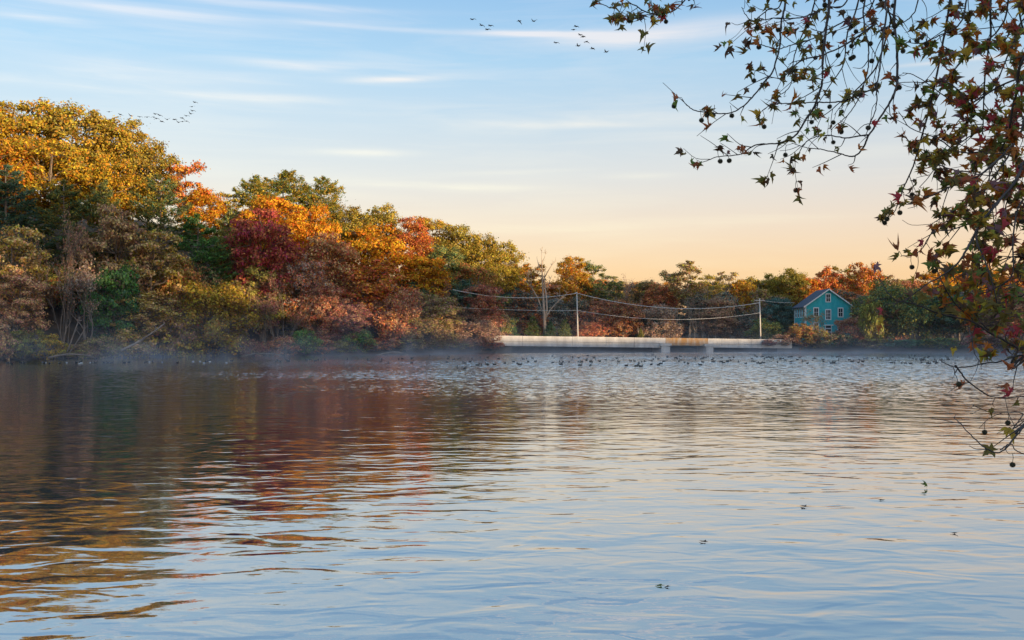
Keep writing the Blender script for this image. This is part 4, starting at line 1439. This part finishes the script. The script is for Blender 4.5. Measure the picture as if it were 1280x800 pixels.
# traced hanging branches: points in the photo, depth, root radius (m), twig and leaf amounts
BR_ = [
    ([(985, -6), (978, 28), (976, 58), (968, 86), (954, 104), (931, 129), (908, 139), (873, 135), (859, 126), (852, 117)], 8.0, .010, 1.0, 1.0),
    ([(1038, -6), (1035, 29), (1030, 72), (1028, 100), (1020, 126), (1008, 147), (997, 164), (974, 175), (945, 178), (925, 188), (896, 191), (879, 196)], 7.8, .012, 1.0, 1.0),
    ([(1119, -6), (1120, 52), (1120, 109), (1107, 138), (1087, 170), (1077, 190), (1064, 200), (1048, 196), (1028, 190), (1008, 187), (990, 181)], 8.3, .012, .7, .35),
    ([(1107, -6), (1106, 17), (1099, 72), (1095, 106), (1093, 138), (1080, 172)], 7.7, .011, .6, .3),
    ([(1109, -6), (1110, 32), (1093, 86), (1067, 115), (1050, 126), (1020, 148), (1000, 152)], 8.6, .010, .9, .8),
    ([(1082, -6), (1080, 30), (1087, 66), (1084, 100), (1066, 140), (1040, 165)], 8.2, .009, .8, .6),
    ([(1062, -6), (1031, 11), (1002, 23), (968, 24), (939, 27), (926, 10)], 8.1, .008, 1.0, 1.2),
    ([(980, -6), (962, 11), (945, 23), (930, 30)], 7.9, .007, 1.0, 1.2),
    ([(1092, 5), (1060, 26), (1037, 37), (1014, 49), (991, 56), (974, 60), (945, 52), (938, 58)], 8.0, .008, 1.0, 1.1),
    ([(1095, 30), (1060, 55), (1031, 69), (1002, 78), (980, 98), (965, 99), (948, 92)], 8.2, .008, 1.0, 1.1),
    ([(1094, 110), (1060, 124), (1031, 126), (991, 126), (965, 127), (950, 138)], 8.4, .007, 1.0, 1.0),
    ([(1086, 168), (1058, 172), (1036, 168), (1015, 173), (1002, 190), (992, 203)], 7.9, .006, .9, .8),
    ([(1076, -6), (1062, 40), (1056, 80), (1036, 110), (1014, 140)], 8.5, .009, .9, .8),
    ([(1020, -6), (1006, 30), (990, 70), (985, 105), (960, 120)], 8.4, .008, 1.0, 1.0),
    # small spray at the top, by itself
    ([(866, -10), (857, 0), (841, 14), (822, 18), (808, 16), (794, 7), (783, 5), (766, 12), (757, 8), (746, 2)], 8.4, .008, 1.2, 1.5),
    ([(822, 18), (808, 20), (804, 23), (794, 24), (785, 23)], 8.4, .004, 1.2, 1.2),
    # lower right sprays
    ([(1290, 196), (1278, 210), (1264, 234), (1245, 257), (1228, 279), (1214, 303), (1202, 322), (1183, 338), (1157, 353), (1131, 374), (1112, 379)], 7.4, .014, .8, .8),
    ([(1226, 279), (1221, 300), (1231, 329), (1240, 357), (1246, 386), (1254, 404)], 7.5, .008, .8, .8),
    ([(1290, 440), (1272, 434), (1248, 420), (1216, 400), (1193, 394), (1169, 387), (1145, 379), (1124, 374), (1112, 362), (1103, 347)], 7.8, .010, .6, .55),
    ([(1226, 414), (1212, 398), (1193, 381), (1176, 355), (1166, 329)], 7.8, .007, .8, .9),
    ([(1190, -8), (1178, 60), (1160, 140), (1140, 210), (1128, 236), (1119, 262), (1113, 272)], 8.2, .012, 1.0, .9),
    ([(1268, 180), (1240, 205), (1216, 222), (1183, 234), (1157, 247), (1138, 255), (1117, 258)], 7.6, .009, 1.0, .9),
    ([(1262, 214), (1238, 230), (1216, 243), (1193, 261), (1174, 272), (1162, 279)], 8.1, .008, 1.0, 1.0),
    ([(1250, 250), (1214, 276), (1190, 286), (1166, 290), (1150, 312), (1128, 318)], 7.9, .007, 1.0, 1.0),
    ([(1290, 442), (1280, 441), (1252, 449), (1226, 454), (1201, 457), (1188, 454), (1179, 448)], 7.2, .008, .25, .15),
    ([(1204, 398), (1211, 414), (1217, 438), (1226, 456)], 7.4, .006, .3, .2),
    ([(1193, 457), (1209, 475), (1231, 491), (1252, 497), (1290, 495)], 7.2, .006, .3, .25),
    ([(1290, 518), (1280, 518), (1255, 517), (1235, 517), (1213, 510)], 7.3, .005, .3, .1),
    ([(1295, 515), (1280, 532), (1266, 547), (1248, 563), (1228, 556), (1209, 539), (1191, 520)], 7.0, .008, .25, .1),
    ([(1250, 562), (1262, 555), (1272, 565), (1288, 572)], 7.0, .005, .3, .1),
    # the thick right-hand mass
    ([(1296, 60), (1270, 120), (1262, 170), (1240, 215), (1226, 260)], 7.5, .016, 1.0, 1.2),
    ([(1300, 130), (1276, 165), (1258, 200), (1232, 240), (1224, 272)], 7.8, .014, 1.0, 1.2),
    ([(1240, -8), (1238, 40), (1232, 90), (1230, 140), (1226, 190), (1214, 230)], 8.0, .012, 1.1, 1.3),
    ([(1262, -8), (1250, 40), (1214, 70), (1180, 110), (1160, 150)], 8.3, .010, 1.1, 1.3),
    ([(1210, -8), (1200, 30), (1172, 46), (1150, 55), (1132, 54)], 8.0, .009, 1.1, 1.3),
    ([(1290, 20), (1262, 60), (1240, 110), (1200, 150), (1178, 180)], 8.6, .011, 1.1, 1.3),
    ([(1296, 90), (1262, 100), (1225, 120), (1200, 128), (1150, 96), (1128, 88)], 7.9, .010, .7, .8),
    ([(1296, 150), (1250, 160), (1210, 172), (1180, 200), (1150, 235)], 8.4, .009, 1.1, 1.2),
    ([(1228, 150), (1190, 105), (1160, 101), (1125, 101)], 8.2, .006, .3, .3),
    ([(1300, 230), (1270, 260), (1262, 300), (1262, 340), (1240, 360), (1224, 366)], 7.6, .009, 1.1, 1.2),
    ([(1300, 280), (1282, 320), (1268, 360), (1250, 380)], 7.9, .008, 1.1, 1.2),
    ([(1300, 330), (1270, 352), (1240, 358), (1210, 362)], 8.2, .007, 1.0, 1.1),
    ([(1300, 360), (1284, 400), (1272, 430), (1262, 444)], 8.0, .007, .9, 1.0),
    ([(1275, -8), (1282, 60), (1275, 130), (1282, 200), (1270, 250)], 8.8, .012, 1.2, 1.3),
    ([(1150, -8), (1140, 20), (1118, 30), (1100, 34)], 8.5, .007, .9, .9),
    ([(1300, 300), (1262, 322), (1230, 330), (1200, 345), (1176, 372)], 7.9, .008, 1.1, 1.4),
    ([(1300, 345), (1268, 372), (1238, 382), (1214, 392)], 7.6, .007, 1.1, 1.4),
    ([(1300, 395), (1278, 408), (1256, 424), (1240, 430)], 8.1, .006, 1.0, 1.3),
    ([(1300, 185), (1264, 236), (1250, 290), (1238, 318)], 8.3, .008, 1.2, 1.4),
    ([(1230, 190), (1200, 190), (1176, 176), (1140, 160), (1124, 140)], 8.0, .007, 1.1, 1.2),
    ([(1226, 215), (1190, 212), (1160, 196), (1128, 168)], 8.5, .007, 1.1, 1.1),
]
leaves, balls = [], []


def add_leaf(p, hang, size, colour):
    leaves.append((np.asarray(p), hang, size, int(prng.integers(0, len(SHAPES))), colour))


def pick_colour(px, py):
    wts = np.array(PW)
    if px > 1190 and py < 330:
        wts = wts * np.array([1, 1, .7, 1.3, 1.9, 1.5, 1.8, 1, 1.4])
    elif px < 1120:
        wts = wts * np.array([1.6, .8, 1.1, .6, .7, 1, .7, .4, .4])
    return int(prng.choice(len(PW), p=wts / wts.sum()))


for pts, Y, r0, tw, lf in BR_:
    n = len(pts)
    ph = prng.uniform(0, 6)
    P = np.array([at(px, py, Y + .35 * math.sin(ph + 3.0 * i / n)) for i, (px, py) in enumerate(pts)])
    rootless = False
    if pts[0][1] < 6 and pts[0][0] < 1285:                     # comes down from the upper limb
        q = smooth_line(L1, 60)
        t_ = q[np.argmin(np.abs(q[:, 0] - (P[0][0] + .35)))]
        P = np.vstack([t_, (t_ + P[0]) / 2 + np.array([0, 0, .12]), P])
    elif pts[0][0] >= 1285:                                    # comes in from the right-hand limb
        q = smooth_line(L2, 60)
        t_ = q[np.argmin(np.abs(q[:, 0] - 5.6))] if pts[0][1] < 400 else q[np.argmin(np.abs(q[:, 0] - 7.0))]
        P = np.vstack([t_, t_ * .55 + P[0] * .45 + np.array([.15, 0, .05]), P])
    N = 10 * len(P)
    Q = smooth_line(P, N)
    Q += np.cumsum(prng.normal(size=Q.shape), 0) * .0016
    rad = np.linspace(r0, .0028, N) * (1 + .12 * np.sin(np.arange(N) * 1.7) ** 8)
    m = MB()
    m.tube(Q - PO, rad, 6)
    T = unit(np.gradient(Q, axis=0))
    step = np.linalg.norm(np.diff(Q, axis=0), axis=1)
    s_acc, nxt = 0.0, prng.uniform(.02, .1)
    for k in range(N - 1):
        s_acc += step[k]
        last = (k >= N - 2)
        if s_acc < nxt and not last:
            continue
        px, py = to_px(Q[k])
        nxt = s_acc + prng.uniform(.05, .15) / tw
        if py < -60 or px > 1330:
            continue
        perp = prng.normal(size=3) * np.array([1, .8, 1])
        perp -= T[k] * (perp @ T[k])
        d = unit(T[k] * prng.uniform(.35, 1.0) + unit(perp) * prng.uniform(.5, 1.0) + np.array([-.12, 0, -.05]))
        L = prng.uniform(.06, .30) if not last else .07
        e = Q[k] + d * L + np.array([0, 0, -.03 * L + prng.uniform(-.02, .05)])
        W_ = smooth_line([Q[k], Q[k] + d * L * .5 + prng.normal(size=3) * .012, e], 7)
        m.tube(W_ - PO, np.linspace(min(.0045, rad[k] * .75), .0018, 7), 4)
        nl = prng.poisson(1.9 * lf * (1.0 + 2.2 * (px > 1165 and py < 330) + .8 * (px > 1140 and py >= 330 and py < 430)))
        for q in range(nl):
            lp = W_[prng.integers(3, 7)]
            lpx, lpy = to_px(lp)
            hang = unit(np.array([prng.normal() * .55 - .1, prng.normal() * .55, -1.0 + prng.normal() * .45]) + d * .5)
            add_leaf(lp, hang, prng.uniform(.05, .088) if lpx < 1145 else prng.uniform(.05, .096), pick_colour(lpx, lpy))
        if prng.random() < (.20 if px < 1140 else .10):
            lp = W_[prng.integers(2, 7)]
            balls.append(lp)
    pbranch_mesh(m)
# a few leaves the photo shows clearly on their own
for px, py, Y, hang, size, ci in [(1250, 532, 7.0, (.9, 0, -.2), .13, 3), (1100, 326, 7.9, (-.5, .1, -.8), .095, 7), (1268, 462, 7.2, (-.4, 0, .3), .08, 5), (1262, 477, 7.2, (-.6, .2, -.4), .08, 5),
                                  (1206, 473, 7.2, (-.2, 0, -.5), .09, 5), (1238, 262, 7.4, (-.7, 0, -.7), .13, 3), (1218, 60, 7.6, (-.6, 0, -.6), .13, 3)]:
    add_leaf(at(px, py, Y), unit(np.array(hang, float)), size, ci)
for px, py, Y in [(1109, 388, 7.9), (1122, 389, 7.9), (968, 35, 8), (893, 140, 8), (913, 141, 8), (897, 198, 7.8), (909, 197, 7.8)]:
    balls.append(np.array(at(px, py - 9, Y)))


def leaf_matrix(p, hang, size):
    y = hang
    x = np.cross(y, unit(prng.normal(size=3) + np.array([0, .1, .1])))
    x = unit(x)
    z = np.cross(x, y)
    M = np.eye(4)
    M[:3, 0], M[:3, 1], M[:3, 2], M[:3, 3] = x * size * prng.uniform(.5, 1.0), y * size * prng.uniform(.85, 1.15), z * size * prng.uniform(.6, 1.6), p - PO
    return M


order = sorted(range(len(leaves)), key=lambda i: -(leaves[i][2] / leaves[i][0][1]) * (1 if (lambda q: -5 < q[0] < 1285 and -5 < q[1] < 800)(to_px(leaves[i][0])) else 0))
ms = MB()
for rank, i in enumerate(order):
    p, hang, size, si, ci = leaves[i]
    M = leaf_matrix(p, hang, size)
    if rank < 300:
        o = obj('leaf', leaf_mesh(si, ci), plane)
        o.matrix_local = Matrix(M.tolist())
    else:
        _, V, F3, F4 = SHAPES[si]
        V = V @ M[:3, :3].T + M[:3, 3]
        b0 = ms.n
        ms.add(V, F3, ci)
        ms.f[4].append(F4 + b0)
        ms.m[4].append(np.full(len(F4), ci))
o = obj('foliage', ms.mesh('plane_foliage', PM_), plane)
o['kind'] = 'stuff'

M_BALL = simple_mat("plane_seed_ball", (.05, .055, .035), (.12, .10, .06), 60, .9)


def ball_mesh(seed):
    r = np.random.default_rng(seed)
    m = MB()
    m.tube([(0, 0, 0), (.004, .002, -.03), (0, 0, -.062)], [.0026, .0024, .0024], 3)
    c = np.array([0, 0, -.082])
    k = 110
    i = np.arange(k) + .5
    phi, th = np.arccos(1 - 2 * i / k), math.pi * (1 + 5 ** .5) * i
    D = np.stack([np.cos(th) * np.sin(phi), np.sin(th) * np.sin(phi), np.cos(phi)], 1)
    th = np.linspace(0, math.pi, 8)
    m.tube([(0, 0, c[2] - .016 * math.cos(a)) for a in th], [.016 * max(.02, math.sin(a)) for a in th], 10)
    B = unit(np.cross(D, r.normal(size=D.shape))) * .0028
    B2 = np.cross(D, B)
    for d, b, b2 in zip(D, B, B2):
        q = c + d * .014
        m.add([q + b, q - b * .5 + b2, q - b * .5 - b2, c + d * r.uniform(.0215, .0245)], [(0, 1, 3), (1, 2, 3), (2, 0, 3)])
    return m.mesh('seed_ball', [M_BALL], smooth=False)


BM = [ball_mesh(s) for s in (1, 2, 3)]
for p in balls:
    px, py = to_px(p)
    if not (-20 < px < 1300 and -20 < py < 600):
        continue
    o = obj('seed_ball', BM[int(prng.integers(0, 3))], plane, loc=p - PO)
    o.rotation_euler = (prng.normal() * .15, prng.normal() * .15, prng.uniform(0, 6))

# ------------------------------------------------------------------ fallen wood along the left shore
for i, (pts, Y, r, label) in enumerate([
        ([(152, 438), (172, 428), (196, 412), (206, 404)], 150, .22, 'dark fallen trunk slanting out of the ochre shrubs on the left shore'),
        ([(60, 447), (84, 443), (108, 444), (120, 448)], 148, .16, 'grey driftwood log half in the water under the leaning trunks'),
        ([(84, 440), (92, 418), (97, 404), (100, 396)], 148.5, .12, 'pale thin trunk leaning right above the grey driftwood log'),
        ([(88, 440), (98, 424), (108, 408)], 149, .10, 'pale thin stem crossing behind the leaning pale trunk'),
        ([(300, 446), (322, 442), (346, 443), (352, 446)], 171, .15, 'grey fallen branch at the waterline beside the purple thicket'),
        ([(470, 444), (492, 440), (510, 443)], 187, .14, 'dark fallen branch at the waterline under the pink maple')]):
    m = MB()
    P = np.array([at(px, py, Y + k * .5) for k, (px, py) in enumerate(pts)])
    Q = smooth_line(P, 12)
    m.tube(Q - Q[0], np.linspace(r, r * .4, 12), 7)
    for k in (4, 7, 9):
        e = Q[k] + np.array([rnd.uniform(-.8, .8), rnd.uniform(-.4, .2), rnd.uniform(.4, 1.1)])
        m.tube(wobble_line(Q[k], e, 4, .06, np.random.default_rng(i * 9 + k)) - Q[0], np.linspace(r * .4, .02, 4), 5)
    o = obj('fallen_log', m.mesh('fallen_log', [M_BARK]), loc=Q[0])
    o.color = (1.3, 1.25, 1.2, 1)
    tag(o, label, 'log')

# ------------------------------------------------------------------ leaves floating on the lake
def floating(px, py, size, ci, label, tilt):
    Y = 3.5 * FPX / (py - 420)
    o = obj('floating_leaf', leaf_mesh(int(prng.integers(0, 6)), ci), loc=((px - 640) / FPX * Y, Y, .012))
    o.rotation_euler = (tilt, prng.normal() * .1, prng.uniform(-1, 1))
    o.scale = (size, size, size if tilt > 1 else size * .12)
    tag(o, label, 'leaf')


floating(1157, 610, .16, 1, 'curled green leaf standing up out of the calm water', 1.35)
floating(1191, 667, .13, 2, 'dark flat leaf floating nearest the upright curled leaf', .02)
floating(1008, 634, .16, 2, 'dark leaf floating left of the upright curled leaf', .08)
floating(1102, 626, .14, 2, 'small dark leaf floating between two others on the calm water', .08)
floating(884, 678, .15, 2, 'lone dark leaf afloat left of the other drifting leaves', .05)
floating(822, 733, .12, 1, 'green leaf scrap floating close to the near shore', .1)
floating(832, 734, .09, 2, 'dark leaf scrap floating beside the green scrap', .1)

# ------------------------------------------------------------------ mist lying on the lake
m, t = new_mat("lake_mist")
geo = t.n('ShaderNodeNewGeometry')
sp = t.n('ShaderNodeSeparateXYZ')
t.l(geo.outputs['Position'], sp.inputs[0])
X_, Y_, Z_ = sp.outputs
mp = t.n('ShaderNodeMapping')
mp.inputs['Scale'].default_value = (.11, .05, .16)
t.l(geo.outputs['Position'], mp.inputs[0])
wisp = t.ramp(t.noise(mp.outputs[0], 1.0, 3, .6, .8), [(.50, 0.0), (.66, 1.0)])
low = t.math('POWER', math.e, t.math('MULTIPLY', Z_, -1 / .6))
high = t.math('POWER', math.e, t.math('MULTIPLY', Z_, -1 / 2.6))
ym = t.n('ShaderNodeMapRange', interpolation_type='SMOOTHSTEP')
for i_, v_ in ((1, 140.0), (2, 200.0)):
    ym.inputs[i_].default_value = v_
t.l(Y_, ym.inputs[0])
yw = t.n('ShaderNodeMapRange', interpolation_type='SMOOTHSTEP')
for i_, v_ in ((1, 52.0), (2, 120.0)):
    yw.inputs[i_].default_value = v_
t.l(Y_, yw.inputs[0])
mp2 = t.n('ShaderNodeMapping')
mp2.inputs['Scale'].default_value = (.045, .03, .10)
t.l(geo.outputs['Position'], mp2.inputs[0])
puff = t.ramp(t.noise(mp2.outputs[0], 1.0, 3, .6, .6), [(.36, .15), (.68, 1.9)])
a_ = t.math('MULTIPLY', t.math('MULTIPLY', t.math('MULTIPLY', low, puff), ym.outputs[0]), .0095)
xw = t.n('ShaderNodeMapRange', interpolation_type='SMOOTHSTEP')
for i_, v_ in ((1, -30.0), (2, 15.0), (3, 1.0), (4, .3)):
    xw.inputs[i_].default_value = v_
t.l(X_, xw.inputs[0])
b_ = t.math('MULTIPLY', t.math('MULTIPLY', t.math('MULTIPLY', t.math('MULTIPLY', high, xw.outputs[0]), yw.outputs[0]), wisp), .015)
c_ = t.math('MULTIPLY', t.math('MULTIPLY', t.math('POWER', math.e, t.math('MULTIPLY', Z_, -1 / 5.0)), ym.outputs[0]), .0003)
dn = t.math('ADD', t.math('ADD', a_, b_), c_)
pv = t.n('ShaderNodeVolumePrincipled')
pv.inputs['Color'].default_value = (.94, .94, .99, 1)
pv.inputs['Anisotropy'].default_value = .1
t.l(dn, pv.inputs['Density'])
o = t.n('ShaderNodeOutputMaterial')
t.l(pv.outputs[0], o.inputs['Volume'])
mm = MB()
mm.box((-118, 48, .015), (122, 252, 14))
mist = obj('mist', mm.mesh('mist', [m], smooth=False))
tag(mist, kind='stuff')
